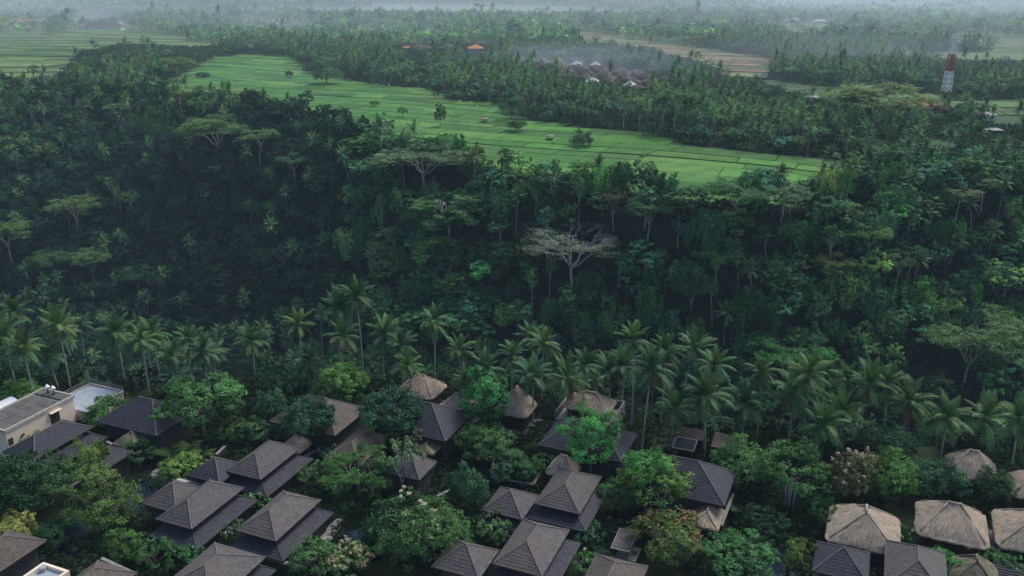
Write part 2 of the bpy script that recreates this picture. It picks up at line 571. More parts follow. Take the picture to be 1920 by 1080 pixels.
def rice_field(name, poly, ang, dv, du, cols, seed, warp=8.0, gap=.30, maxn=295):
    rng = np.random.default_rng(seed)
    P = np.array(poly); c = P.mean(0)
    root = tag(link(name, None, None, (c[0], c[1], 0)), kind='structure')
    ca, sa = math.cos(ang), math.sin(ang)
    L = P - c
    a = L[:, 0] * ca + L[:, 1] * sa; bb = -L[:, 0] * sa + L[:, 1] * ca

    def mp(A, B):
        A2 = A + warp * .8 * snoise(A, B, seed, 3, .03); B2 = B + warp * snoise(A, B, seed + 1, 4, .018)
        return A2 * ca - B2 * sa, A2 * sa + B2 * ca
    cells = []
    y0 = bb.min() - 5
    while y0 < bb.max() + 5:
        h = dv * rng.uniform(.6, 1.35)
        x0 = a.min() - 5 - rng.uniform(0, du)
        lvl = rng.uniform(.15, .6)
        while x0 < a.max() + 5:
            w = du * rng.uniform(.5, 1.5)
            cells.append((x0, x0 + w, y0, y0 + h, lvl + rng.uniform(-.12, .12)))
            x0 += w
        y0 += h
    keep = []
    for (xa, xb, ya, yb, lv) in cells:
        X, Y = mp(np.array([(xa + xb) / 2, xa + 2, xb - 2, xa + 2, xb - 2]), np.array([(ya + yb) / 2, ya + 1, ya + 1, yb - 1, yb - 1]))
        ins = in_poly(X + c[0], Y + c[1], poly)
        px, py, dep = proj(X[0] + c[0], Y[0] + c[1], 0)
        if ins[0] and ins.sum() >= 3 and -120 < px < 2040 and py > -40:
            keep.append((dep, xa, xb, ya, yb, lv))
    keep.sort()
    rest = MB()
    for k, (dep, xa, xb, ya, yb, lv) in enumerate(keep):
        g = gap
        t = np.linspace(0, 1, 7)
        A = np.concatenate([xa + g + (xb - xa - 2 * g) * t, np.full(2, xb - g), xb - g - (xb - xa - 2 * g) * t, np.full(2, xa + g)])
        B = np.concatenate([np.full(7, ya + g), ya + g + (yb - ya - 2 * g) * np.array([.33, .66]), np.full(7, yb - g), yb - g - (yb - ya - 2 * g) * np.array([.33, .66])])
        X, Y = mp(A, B)
        gz = T(X + c[0], Y + c[1])
        n = len(X)
        top = np.stack([X, Y, gz + lv], -1); bot = np.stack([X, Y, gz - .1], -1)
        cen = np.array([[X.mean(), Y.mean(), gz.mean() + lv]])
        V = np.concatenate([top, bot, cen]); j = np.arange(n); j2 = (j + 1) % n
        mbx = MB() if k < maxn else rest
        mbx.add(V, np.stack([j + n, j2 + n, j2, j], -1))
        mbx.Tr.append(np.stack([j, j2, np.full(n, 2 * n)], -1) + mbx.n - len(V)); mbx.tm.append(np.zeros(n, int)); mbx.tv.append(np.full(n, .5))
        if k < maxn:
            col = np.array(cols[rng.integers(len(cols))]) * rng.uniform(.72, 1.25)
            link("rice_paddy", mbx.build("rice_paddy", M['paddy']), root, color=col)
    if rest.n:
        tag(link("rice_paddies_beyond", rest.build("rice_paddies_beyond", M['paddy']), root, color=cols[0]), kind='stuff')
    # grassy bund sheet under the paddies
    xs = np.arange(P[:, 0].min() - 3, P[:, 0].max() + 6, 6.0 if dv < 20 else 12.0); ys = np.arange(P[:, 1].min() - 3, P[:, 1].max() + 6, 6.0 if dv < 20 else 12.0)
    X, Y = np.meshgrid(xs, ys); Zf = T(X, Y) + .06
    nxx = len(xs)
    i0 = (np.arange(len(ys) - 1)[:, None] * nxx + np.arange(nxx - 1)[None, :]).ravel()
    cx_, cy_ = X.ravel()[i0] + 3, Y.ravel()[i0] + 3
    ok = in_poly(cx_, cy_, poly)
    i0 = i0[ok]
    if len(i0):
        mb = MB(); mb.add(np.stack([X.ravel() - c[0], Y.ravel() - c[1], Zf.ravel()], -1), np.stack([i0, i0 + 1, i0 + nxx + 1, i0 + nxx], -1))
        link("field_bund", mb.build("field_bund", M['bund'], True), root)
    return root


GR = [(.062, .185, .030), (.072, .20, .034), (.052, .155, .030), (.095, .205, .042), (.066, .165, .038)]
rice_field("rice_field", FIELD_MAIN, math.radians(-24), 12.5, 30.0, GR, 11)
rice_field("rice_field", FIELD_WEST, math.radians(-6), 15.0, 55.0, [(.115, .20, .055), (.085, .175, .05), (.15, .19, .07), (.06, .13, .04)], 12, 6, .9)
rice_field("rice_field", FIELD_GOLD, math.radians(-25), 15.0, 50.0, [(.22, .16, .085), (.19, .16, .08), (.13, .16, .06), (.26, .175, .10)], 13, 6, .9)
rice_field("rice_field", FIELD_EAST, math.radians(-8), 14.0, 50.0, [(.075, .16, .045), (.10, .16, .05), (.065, .14, .04)], 14, 5, .7)
rice_field("rice_field", FIELD_GAP, math.radians(-8), 14.0, 40.0, GR, 15)
rice_field("rice_field", FIELD_FAR, math.radians(-5), 35.0, 120.0, [(.12, .18, .07), (.15, .19, .08), (.09, .14, .05)], 16, 8, 1.5)
rice_field("rice_field", FIELD_NW, math.radians(-5), 60.0, 130.0, [(.10, .15, .06), (.13, .16, .07)], 17, 8, 2)
rice_field("rice_field", FIELD_TAN, math.radians(-5), 60.0, 150.0, [(.20, .17, .11), (.15, .15, .08)], 18, 8, 2)

# ------------------------------------------------------------------ plants: mesh generators
def fib(n, rng, jit=.35):
    i = np.arange(n) + .5
    ph = np.arccos(1 - 2 * i / n); th = math.pi * (1 + 5 ** .5) * i + rng.uniform(0, 6.28)
    d = np.stack([np.cos(th) * np.sin(ph), np.sin(th) * np.sin(ph), np.cos(ph)], -1)
    return norm(d + rng.normal(0, jit / math.sqrt(n) * 2.0, d.shape))


def leaves(mb, P, N, L, Wd, rng, droop=.25, fold=.12, var=None, m=0, tdir=None):
    n = len(P)
    N = norm(N)
    t = rng.normal(size=(n, 3)) if tdir is None else tdir + rng.normal(0, .35, (n, 3))
    t = norm(t - N * (t * N).sum(-1, keepdims=True))
    t[:, 2] -= droop
    t = norm(t); bt = norm(np.cross(N, t))
    L = (np.asarray(L) * rng.uniform(.7, 1.3, n))[:, None]; Wd = (np.asarray(Wd) * rng.uniform(.75, 1.25, n))[:, None]
    V = np.stack([P - t * L * .5, P + bt * Wd * .5 + N * Wd * fold, P + t * L * .5, P - bt * Wd * .5 + N * Wd * fold], 1)
    Q = np.arange(n * 4).reshape(n, 4)
    mb.add(V.reshape(-1, 3), Q, m=m, var=rng.uniform(0, 1, n) if var is None else np.clip(var + rng.normal(0, .2, n), 0, 1))


def limb(mb, a, bpt, r0, r1, rng, wob=.1, k=5, sides=6, m=0, rise=0.0):
    a = np.asarray(a, float); bpt = np.asarray(bpt, float)
    t = np.linspace(0, 1, k)[:, None]
    p = a + (bpt - a) * t
    L = np.linalg.norm(bpt - a)
    p[1:-1] += rng.normal(0, wob * L / k, (k - 2, 3))
    p[:, 2] += rise * L * np.sin(np.linspace(0, math.pi, k))
    mb.tube(p, r0 + (r1 - r0) * t[:, 0], sides, m)
    return p


def broadleaf(seed, R=4.5, H=10.0, cb=3.0, nl=22, nc=14, nlf=20, leaf=.42, lobe=.4, dense=1.0, squash=1.0, drape=0.0, fork=True,
              upper=.55, bark='bark', blossom=None, trunk_r=None, lobe_keep=1.0):
    """trunk mesh and crown mesh of a leafy tree: lobes carry clumps, clumps carry leaves"""
    rng = np.random.default_rng(seed)
    hc = (H - cb) / 2
    c = np.array([0, 0, cb + hc]); ax = np.array([R, R, hc])
    d = fib(int(nl * 1.5), rng, .8)
    d = d[d[:, 2] > -upper][:nl]
    if lobe_keep < 1: d = d[rng.random(len(d)) < lobe_keep]
    lp = c + ax * d * rng.uniform(.5, .9, (len(d), 1))
    lr = R * lobe * rng.uniform(.5, 1.3, len(d))
    out_ = rng.random(len(d)) < .2
    lp = np.where(out_[:, None], c + ax * d * rng.uniform(.95, 1.15, (len(d), 1)), lp); lr = np.where(out_, lr * .62, lr)
    mb = MB(); bl = MB()
    CP, CN, CL, CV = [], [], [], []
    for k in range(len(d)):
        e = fib(nc, rng, .8)
        out = norm((d[k] * .8 + np.array([0, 0, .45])))
        e = e[(e @ out) > -.35]
        cpk = lp[k] + e * (lr[k] * rng.uniform(.75, 1.08, (len(e), 1))) * np.array([1, 1, .8 * squash])
        CP.append(cpk); CN.append(e * .6 + out * .5); CL.append(np.full(len(e), lr[k] * .34)); CV.append(np.full(len(e), rng.uniform(.12, .88)))
    CP, CN, CL, CV = np.concatenate(CP), np.concatenate(CN), np.concatenate(CL), np.concatenate(CV)
    CV = np.clip(CV + rng.normal(0, .12, len(CV)), 0, 1)
    n = len(CP) * nlf
    idx = np.repeat(np.arange(len(CP)), nlf)
    off = norm(rng.normal(size=(n, 3))) * (rng.uniform(0, 1, (n, 1)) ** .45)
    P = CP[idx] + off * CL[idx][:, None] * np.array([1.15, 1.15, .75])
    N = CN[idx] * .7 + off * .5 + np.array([0, 0, .55]) + rng.normal(0, .4, (n, 3))
    if drape > 0:
        P[:, 2] -= drape * rng.uniform(0, 1, n) ** 2 * R
        N[:, 2] *= .5
    leaves(mb, P, N, leaf, leaf * .55, rng, .3 + drape, var=CV[idx])
    crown = mb.build("crown", M['leaf'])
    tb = MB()
    tr = trunk_r or max(.12, R * .05)
    fz = cb + hc * .35
    limb(tb, (0, 0, -1.0), (rng.normal(0, .2), rng.normal(0, .2), fz), tr * 1.25, tr * .8, rng, .05, 6, 8)
    order = np.argsort(-d[:, 2])
    for k in order[:: max(1, len(d) // 9)]:
        limb(tb, (0, 0, fz * rng.uniform(.8, 1)), lp[k], tr * .5, .04, rng, .18, 5, 5, rise=.06)
    trunk = tb.build("trunk", M[bark], True)
    res = {'trunk': trunk, 'crown': crown}
    if blossom:
        mat, frac, cone = blossom
        sel = np.where((CN[:, 2] > cone) & (rng.random(len(CP)) < frac))[0]
        idx = np.repeat(sel, 26); n = len(idx)
        off = norm(rng.normal(size=(n, 3))) * (rng.uniform(0, 1, (n, 1)) ** .4)
        leaves(bl, CP[idx] + norm(CN[idx]) * CL[idx][:, None] * .55 + off * CL[idx][:, None] * .75, off + np.array([0, 0, .6]), leaf * .6, leaf * .45, rng, .1)
        res['blossom'] = bl.build("blossom", M[mat])
    return res


def umbrella(seed, R=9.0, H=17.0, nlimb=5, sub=3, pads=2, leaf=.45, nleaf=110, flat=.2, fork=.42, pad_r=.24, tr=.4, layers=.5, bark='bark_pale', lean=0.0, fine=6, ssides=5):
    """tall spreading tree: pale trunk, forked limbs that fan out, flat layered leaf pads"""
    rng = np.random.default_rng(seed)
    tb = MB(); mb = MB()
    top = np.array([lean, rng.normal(0, .3), H * fork])
    limb(tb, (0, 0, -1.5), top, tr * 1.2, tr * .8, rng, .07, 7, 8)
    PC, PR = [], []
    for i in range(nlimb):
        az = i * 2 * math.pi / nlimb + rng.uniform(-.4, .4)
        rho = R * rng.uniform(.35, .62)
        mid = np.array([lean + math.cos(az) * rho * .75, math.sin(az) * rho * .75, H * (fork + (1 - fork) * rng.uniform(.42, .62))])
        st = top * np.array([1, 1, rng.uniform(.82, 1.0)])
        pl = limb(tb, st, mid, tr * .6, tr * .32, rng, .14, 6, 6, rise=-.05)
        for j in range(sub):
            a2 = az + (j - (sub - 1) / 2) * rng.uniform(.5, .8) + rng.uniform(-.15, .15)
            r2 = R * rng.uniform(.5, .95)
            e = np.array([lean + math.cos(a2) * r2, math.sin(a2) * r2, H * (1 - flat * (r2 / R) ** 2 - rng.uniform(0, layers) * (1 - fork) * .5)])
            ps = limb(tb, pl[-1 - rng.integers(0, 2)], e, tr * .3, .05, rng, .16, 6, ssides, rise=-.06)
            PC.append(e); PR.append(R * pad_r * rng.uniform(.7, 1.2))
            for q in range(pads):
                a3 = a2 + rng.uniform(-.9, .9); w = rng.uniform(.15, .34) * R
                s = ps[rng.integers(2, 5)]
                e2 = s + np.array([math.cos(a3) * w, math.sin(a3) * w, rng.uniform(.25, .9) * w * .7])
                limb(tb, s, e2, tr * .15, .03, rng, .15, 4, 4)
                PC.append(e2); PR.append(R * pad_r * rng.uniform(.5, .95))
    PC, PR = np.array(PC), np.array(PR)
    # every pad is a set of small flat sprays
    ns = fine
    idx = np.repeat(np.arange(len(PC)), ns)
    th = rng.uniform(0, 6.28, len(idx)); rr = np.sqrt(rng.uniform(0, 1, len(idx))) * PR[idx]
    SC = PC[idx] + np.stack([np.cos(th) * rr, np.sin(th) * rr, .12 * PR[idx] - .25 * rr ** 2 / PR[idx] + rng.normal(0, .1, len(idx)) * PR[idx]], -1)
    SR = PR[idx] * .42
    sv = rng.uniform(.2, .8, len(idx))
    i2 = np.repeat(np.arange(len(SC)), max(4, nleaf // ns)); n = len(i2)
    th = rng.uniform(0, 6.28, n); rr = np.sqrt(rng.uniform(0, 1, n)) * SR[i2]
    P = SC[i2] + np.stack([np.cos(th) * rr, np.sin(th) * rr, -.3 * rr ** 2 / SR[i2] + rng.normal(0, .07, n) * SR[i2]], -1)
    N = np.array([0, 0, 1.0]) + rng.normal(0, .35, (n, 3))
    leaves(mb, P, N, leaf, leaf * .45, rng, .1, var=sv[i2])
    return {'trunk': tb.build("trunk", M[bark], True), 'crown': mb.build("crown", M['leaf'])}


def frond_mesh(seed, e0, L=4.8, k=1.0, n=24, lw=.075, ll=1.0, dead=False, twist=0.0, double=True):
    """one feather palm leaf, base at the origin, along +X, bending down"""
    rng = np.random.default_rng(seed)
    ns = 14
    s = np.linspace(0, 1, ns)
    el = math.radians(e0) - k * s ** 1.35
    yw = twist * s ** 2
    dx = np.cos(el) * np.cos(yw); dy = np.cos(el) * np.sin(yw); dz = np.sin(el)
    st = L / (ns - 1)
    p = np.stack([np.concatenate([[0], np.cumsum(v[:-1] * st)]) for v in (dx, dy, dz)], -1)
    mb = MB()
    mb.tube(p, .07 * (1 - s) + .012, 4, 0, var=.95)
    q = np.linspace(.14, .99, n)
    pos = np.stack([np.interp(q, s, p[:, i]) for i in range(3)], -1)
    tg = norm(np.stack([np.interp(q, s, v) for v in (dx, dy, dz)], -1))
    side = norm(np.cross(tg, np.array([0, 0, 1.0]) + 1e-3)); upn = np.cross(side, tg)
    prof = ll * (np.sin(np.clip(q * 1.08, 0, 1) * math.pi) ** .55 * .85 + .22)
    for sg in (-1, 1):
        sw = rng.uniform(.45, .6, n)[:, None]
        d = norm(side * sg * .85 + tg * sw + upn * .12 + rng.normal(0, .07, (n, 3)))
        l = (prof * rng.uniform(.85, 1.12, n))[:, None]
        mid = pos + d * l * .5
        tip = pos + d * l * .92 + np.array([0, 0, -1.0]) * l * rng.uniform(.28, .5, n)[:, None]
        wv = tg * lw
        V = np.stack([pos - wv, pos + wv, mid + wv * 1.1, mid - wv * 1.1, tip + wv * .3, tip - wv * .3], 1).reshape(-1, 3)
        o = np.arange(n)[:, None] * 6
        Q = np.concatenate([o + np.array([[0, 1, 2, 3]]), o + np.array([[3, 2, 4, 5]])])
        v = np.concatenate([rng.uniform(.2, .75, n)] * 2)
        mb.add(V, Q, m=0, var=v)
    return mb.build("frond", M['dead'] if dead else M['frond'])



# ------------------------------------------------------------------ resort buildings (all on one grid, turned by -22.5 degrees)
ROT = math.radians(-22.5)
EX = np.array([math.cos(ROT), math.sin(ROT)]); EY = np.array([-math.sin(ROT), math.cos(ROT)])
FOOT = []                                    # footprints kept free of plants: (x0, x1, y0, y1) on the grid


def G(a, b_, z=0.0):
    w = a * EX + b_ * EY
    return (w[0], w[1], z)


def courses(mb, A, B, C, D, n, t=.035, m=0, cols=5, rng=None):
    """roof slope A,B (eave) to D,C (ridge) laid in n overlapping courses"""
    A, B, C, D = (np.array(v, float) for v in (A, B, C, D))
    nr = norm(np.cross(B - A, D - A))
    L = np.linalg.norm(B - A); S = np.linalg.norm((D + C) / 2 - (A + B) / 2)
    ofs = np.array([rng.uniform(0, 7), rng.uniform(0, 7)])
    for k in range(n):
        f0, f1 = k / n, (k + 1) / n
        u = np.linspace(0, 1, cols + 1)[:, None]
        lo = (A + (D - A) * f0) * (1 - u) + (B + (C - B) * f0) * u
        hi = (A + (D - A) * f1) * (1 - u) + (B + (C - B) * f1) * u
        jt = nr * (t + rng.uniform(-.012, .016, (cols + 1, 1)))
        V = np.concatenate([lo + jt, hi + nr * .004, lo])
        c1 = cols + 1; j = np.arange(cols)
        Q = np.concatenate([np.stack([j, j + 1, j + 1 + c1, j + c1], -1), np.stack([j + 2 * c1, j + 2 * c1 + 1, j + 1, j], -1)])
        ul = np.linspace(0, 1, c1)
        xs_lo = (ul - .5) * np.linalg.norm(lo[-1] - lo[0]) + L / 2; xs_hi = (ul - .5) * np.linalg.norm(hi[-1] - hi[0]) + L / 2
        uv = np.zeros((2 * cols, 4, 2))
        uv[:cols, 0, 0] = xs_lo[:-1]; uv[:cols, 1, 0] = xs_lo[1:]; uv[:cols, 2, 0] = xs_hi[1:]; uv[:cols, 3, 0] = xs_hi[:-1]
        uv[:cols, :2, 1] = f0 * S; uv[:cols, 2:, 1] = f1 * S
        uv[cols:] = uv[:cols]
        mb.add(V, Q, m=m, uv=uv + ofs)


def hip(root, name, x0, x1, y0, y1, ez, rise, mat, rng, caps=True, n=9, soffit=True, cap_r=.09):
    """hip roof over a rectangle in the root's own axes; ridge along the longer side"""
    w, l = x1 - x0, y1 - y0
    xm, ym = (x0 + x1) / 2, (y0 + y1) / 2
    if l >= w:
        r = max(l - w, 0) / 2
        r1, r2 = (xm, ym - r, ez + rise), (xm, ym + r, ez + rise)
    else:
        r = (w - l) / 2
        r1, r2 = (xm - r, ym, ez + rise), (xm + r, ym, ez + rise)
    a, bq, c, d = (x0, y0, ez), (x1, y0, ez), (x1, y1, ez), (x0, y1, ez)
    mb = MB()
    if l >= w:
        courses(mb, a, bq, r1, r1, n, rng=rng); courses(mb, bq, c, r2, r1, n, rng=rng); courses(mb, c, d, r2, r2, n, rng=rng); courses(mb, d, a, r1, r2, n, rng=rng)
        hips = [(a, r1), (bq, r1), (c, r2), (d, r2)]
    else:
        courses(mb, a, bq, r2, r1, n, rng=rng); courses(mb, bq, c, r2, r2, n, rng=rng); courses(mb, c, d, r1, r2, n, rng=rng); courses(mb, d, a, r1, r1, n, rng=rng)
        hips = [(a, r1), (bq, r2), (c, r2), (d, r1)]
    if soffit:
        t = .16
        V = [(p[0], p[1], p[2] + .02) for p in (a, bq, c, d)] + [(p[0], p[1], p[2] - t) for p in (a, bq, c, d)]
        mb.add(V, [[0, 4, 5, 1], [1, 5, 6, 2], [2, 6, 7, 3], [3, 7, 4, 0], [4, 7, 6, 5]], m=1)
    ro = link(name, mb.build(name, [M[mat], M['wood_dark']]), root)
    if caps:
        lift = np.array([0, 0, .05])
        for (p, q) in hips:
            link("hip_cap", MB().tube([np.array(p) + lift, np.array(q) + lift], [cap_r, cap_r], 5).build("hip_cap", M['cap']), ro)
        if r > .05:
            link("ridge_cap", MB().tube([np.array(r1) + lift, np.array(r2) + lift], [cap_r, cap_r], 5).build("ridge_cap", M['cap']), ro)
    return ro


def skirt(root, inner, outer, zi, zo, mat, rng, n=5):
    """lower roof running round the building below the upper one"""
    (ax0, ax1, ay0, ay1), (x0, x1, y0, y1) = inner, outer
    I = [(ax0, ay0, zi), (ax1, ay0, zi), (ax1, ay1, zi), (ax0, ay1, zi)]
    O = [(x0, y0, zo), (x1, y0, zo), (x1, y1, zo), (x0, y1, zo)]
    mb = MB()
    for k in range(4):
        courses(mb, O[k], O[(k + 1) % 4], I[(k + 1) % 4], I[k], n, rng=rng)
    V = [(p[0], p[1], p[2] + .02) for p in O] + [(p[0], p[1], p[2] - .18) for p in O]
    mb.add(V, [[0, 4, 5, 1], [1, 5, 6, 2], [2, 6, 7, 3], [3, 7, 4, 0], [4, 7, 6, 5]], m=1)
    lo = link("lower_roof", mb.build("lower_roof", [M[mat], M['wood_dark']]), root)
    for k in range(4):
        lift = np.array([0, 0, .04])
        link("hip_cap", MB().tube([np.array(O[k]) + lift, np.array(I[k]) + lift], [.07, .07], 5).build("hip_cap", M['slate']), lo)
    return lo


def villa(label, x0, x1, y0, y1, ez=5.0, rise=2.1, mat='shingle', low=None, seed=0, name='villa', group='resort villas', caps=True, lowmat='slate', cat='villa', wallm='wall_dark'):
    rng = np.random.default_rng(500 + seed)
    cx, cyy = (x0 + x1) / 2, (y0 + y1) / 2
    r = thing(name, label, cat, G(cx, cyy), ROT, group)
    X0, X1, Y0, Y1 = x0 - cx, x1 - cx, y0 - cyy, y1 - cyy
    hip(r, "upper_roof" if low else "roof", X0, X1, Y0, Y1, ez, rise, mat, rng, caps, n=max(6, int(min(x1 - x0, y1 - y0) * 1.3)))
    w = (X1 - X0, Y1 - Y0)
    ins = min(1.0, min(w) * .14)
    wx, wy = w[0] - 2 * ins, w[1] - 2 * ins
    if low:
        zo = low[4] if len(low) > 4 else 3.0
        O = (X0 - low[0], X1 + low[1], Y0 - low[2], Y1 + low[3])
        I = (X0 + ins, X1 - ins, Y0 + ins, Y1 - ins)
        skirt(r, I, O, min(ez - .7, zo + 1.0), zo, lowmat, rng)
        link("clerestory_wall", MB().box((0, 0, ez - .55), (wx - .02, wy - .02, 1.1)).build("clerestory_wall", M['wood_dark']), r)
        lw = (O[1] - O[0] - 2.0, O[3] - O[2] - 2.0)
        link("wall", MB().box(((O[0] + O[1]) / 2, (O[2] + O[3]) / 2, zo / 2 - .3), (lw[0], lw[1], zo + .4)).build("wall", M[wallm]), r)
        FOOT.append((x0 - low[0], x1 + low[1], y0 - low[2], y1 + low[3]))
    else:
        link("wall", MB().box((0, 0, ez / 2 - .3), (wx, wy, ez + .4)).build("wall", M[wallm]), r)
        FOOT.append((x0, x1, y0, y1))
    # timber doors set proud of the two walls that can be seen under the eaves
    if not low:
        for k in (-1, 1):
            link("door", MB().box((k * wx * .25, -wy / 2 - .03, 1.15), (.95, .08, 2.3)).build("door", M['wood_dark']), r)
    return r


def thatched(label, x0, x1, y0, y1, ez=3.6, rise=3.2, mat='thatch', seed=0, name='thatched_pavilion', group='thatched pavilions', thick=.45, corner=1.2, posts=True, ridge_f=None, cat='pavilion'):
    """thatch roof lofted from a rounded eave up to a short ridge, thick cut edge, on timber posts"""
    rng = np.random.default_rng(900 + seed)
    cx, cyy = (x0 + x1) / 2, (y0 + y1) / 2
    r = thing(name, label, cat, G(cx, cyy), ROT, group)
    hw, hl = (x1 - x0) / 2, (y1 - y0) / 2
    corner = min(corner, hw * .4, hl * .4)
    pts = []
    for (sx, sy, a0) in ((1, 1, 0), (-1, 1, 90), (-1, -1, 180), (1, -1, 270)):
        for q in np.linspace(0, 90, 6):
            a = math.radians(a0 + q)
            pts.append((sx * (hw - corner) + corner * math.cos(a), sy * (hl - corner) + corner * math.sin(a)))
    pts.append(pts[0])
    pts = np.array(pts)
    seg = np.r_[0, np.cumsum(np.linalg.norm(np.diff(pts, axis=0), axis=1))]
    n = 72
    sp_ = np.linspace(0, seg[-1], n + 1)[:-1]
    O = np.stack([np.interp(sp_, seg, pts[:, 0]), np.interp(sp_, seg, pts[:, 1])], -1)
    rl = ridge_f if ridge_f is not None else max(abs(hw - hl), .35 * max(hw, hl) * .5)
    if hw >= hl:
        Rg = np.stack([np.clip(O[:, 0], -rl, rl), np.zeros(n)], -1)
    else:
        Rg = np.stack([np.zeros(n), np.clip(O[:, 1], -rl, rl)], -1)
    prof = [(0.10, -thick), (0.0, -thick * .75), (-.015, -.12), (.01, 0.0)] + [(t, None) for t in np.linspace(.08, 1, 11)]
    rings = []
    for k, (t, dz) in enumerate(prof):
        P = O * (1 - t) + Rg * t
        h = rise * (max(t, 0) ** .93) if dz is None else dz
        nz = snoise(P[:, 0] * 1.0, P[:, 1] * 1.0 + k * .05, seed + 40, 5, 1.1) * .16
        rag = rng.normal(0, .09, n) * (1 if dz is not None else .5)
        rings.append(np.stack([P[:, 0], P[:, 1], ez + h + (nz if k > 2 else nz * .5) + rag], -1))
    V = np.concatenate(rings)
    K = len(prof); mb = MB()
    i = np.arange(K - 1)[:, None] * n; j = np.arange(n)[None, :]; j2 = (j + 1) % n
    Q = np.stack([i + j, i + j2, i + n + j2, i + n + j], -1).reshape(-1, 4)
    S = math.hypot(min(hw, hl), rise)
    tv = np.array([p[0] for p in prof]) * S
    tv[0] = -.8; tv[1] = -.6
    us = np.r_[sp_, seg[-1]]
    uv = np.zeros((K - 1, n, 4, 2))
    uv[:, :, 0, 0] = us[:-1]; uv[:, :, 1, 0] = us[1:]; uv[:, :, 2, 0] = us[1:]; uv[:, :, 3, 0] = us[:-1]
    uv[:, :, 0, 1] = tv[:-1, None]; uv[:, :, 1, 1] = tv[:-1, None]; uv[:, :, 2, 1] = tv[1:, None]; uv[:, :, 3, 1] = tv[1:, None]
    mb.add(V, Q, uv=uv.reshape(-1, 4, 2))
    # soffit
    c0 = mb.n; mb.add([(0, 0, ez + .25)])
    mb.Tr.append(np.stack([(np.arange(n) + 1) % n, np.arange(n), np.full(n, c0)], -1)); mb.tm.append(np.zeros(n, int)); mb.tv.append(np.full(n, .5))
    ro = link("thatch_roof", mb.build("thatch_roof", [M[mat]], True), r)
    a = (-rl - .1, 0, ez + rise + .05) if hw >= hl else (0, -rl - .1, ez + rise + .05)
    e = (rl + .1, 0, ez + rise + .05) if hw >= hl else (0, rl + .1, ez + rise + .05)
    link("ridge_roll", MB().tube([a, (np.array(a) + np.array(e)) / 2 + np.array([0, 0, -.04]), e], [.2, .17, .2], 8).build("ridge_roll", M[mat], True), ro)
    kx = np.sign(O) * 0
    for (sx, sy) in ((1, 1), (-1, 1), (-1, -1), (1, -1)):
        p0 = np.array([sx * (hw - corner * .35), sy * (hl - corner * .35)])
        q0 = np.array([sx * rl, 0]) if hw >= hl else np.array([0, sy * rl])
        ts = np.linspace(.06, .98, 6)
        P = [(*(p0 * (1 - t) + q0 * t), ez + rise * t ** .93 + .03) for t in ts]
        link("hip_roll", MB().tube(P, np.full(6, .13), 6).build("hip_roll", M[mat], True), ro)
    if posts:
        for sx in (-1, 1):
            for sy in (-1, 1):
                link("post", MB().box((sx * (hw - .9), sy * (hl - .9), ez / 2 - .2), (.22, .22, ez + .4)).build("post", M['wood_dark']), r)
    link("back_wall", MB().box((0, .2, ez / 2 - .35), (2 * hw - 2.2, 2 * hl - 2.4, ez)).build("back_wall", M['wood_dark']), r)
    link("floor_slab", MB().box((0, 0, .12), (2 * hw - .6, 2 * hl - .6, .24)).build("floor_slab", M['stone']), r)
    FOOT.append((x0, x1, y0, y1))
    return r


def fitc(z, **k):
    """grid rectangle from roof corners read off the photograph at height z: L near-left, B near-right, R far-right, T far-left"""
    q = {c: W(*p, z)[:2] for c, p in k.items()}
    q = {c: (float(v @ EX), float(v @ EY)) for c, v in q.items()}
    f = lambda ks, i: [q[c][i] for c in ks if c in q]
    m = lambda v: sum(v) / len(v) if v else None
    return m(f('LT', 0)), m(f('BR', 0)), m(f('LB', 1)), m(f('RT', 1))


v1 = fitc(5, L=(292, 973), B=(358.5, 993), R=(458, 915))
v3 = fitc(5, L=(419, 882), B=(487, 900), R=(565, 840), T=(509, 825))
v15 = fitc(5, L=(1003.5, 944), B=(1087, 965), R=(1127.6, 894), T=(1047, 876))
v16 = fitc(5, L=(925, 1057), B=(1018, 1083), R=(1066, 994), T=(980, 972))
LOW = (.3, 1.8, 1.2, .6, 3.0)
villa("two-tier grey shingle villa roof with a frangipani on each side of its dark lower roof", *v1, low=(.5, 1.9, 1.6, .6, 3.0), seed=1)
villa("two-tier grey shingle villa roof beside the sandy path, long dark skirt roof in front", -77.4, -70.5, 84.6, 95.7, low=LOW, seed=2)
villa("two-tier grey shingle villa roof just in front of the small straw-topped gazebo", *v3, low=(.3, 1.9, 1.2, .6, 3.0), seed=3)
villa("grey-brown two-tier villa roof directly below the rounded thatch hut and emerald tree", *v15, low=(1.0, 1.4, 1.4, .5, 3.2), seed=4, mat='shingle')
villa("grey-brown two-tier villa roof cut by the photo's lower edge beside the cream-blossom tree", *v16, low=(.6, 1.6, 1.6, .5, 3.0), seed=5)
villa("brown-grey villa roof at the lower edge left of the pale pink-flowered shrub", -78.2, -69.6, 70.2, 81.2, low=(.3, 1.2, 1.0, .5, 3.0), seed=6, mat='shingle')
villa("plain brown shingle roof behind the white parapet at the lower left edge", -90.0, -83.2, 61.0, 72.0, low=None, seed=7, mat='shingle_brown')
villa("brown roof corner at the lower left corner of the view", -107.0, -100.0, 62.0, 72.6, low=None, seed=8, mat='shingle_brown')
villa("brown shingle roof at the lower edge beside the stone garden platform", -28.6, -21.4, 88.2, 99.0, low=None, seed=9, mat='shingle_brown')
villa("small blue-grey pyramid roof joined to the villa beside the dark garden pool", -95.6, -88.8, 85.4, 92.4, 4.4, 2.3, 'shingle', None, 10, group='pyramid roofed wings', name='villa_wing')
villa("small dark pyramid roof touching the villa below the straw-topped gazebo", -94.6, -88.2, 94.2, 100.6, 4.4, 2.2, 'slate', None, 11, group='pyramid roofed wings', name='villa_wing')
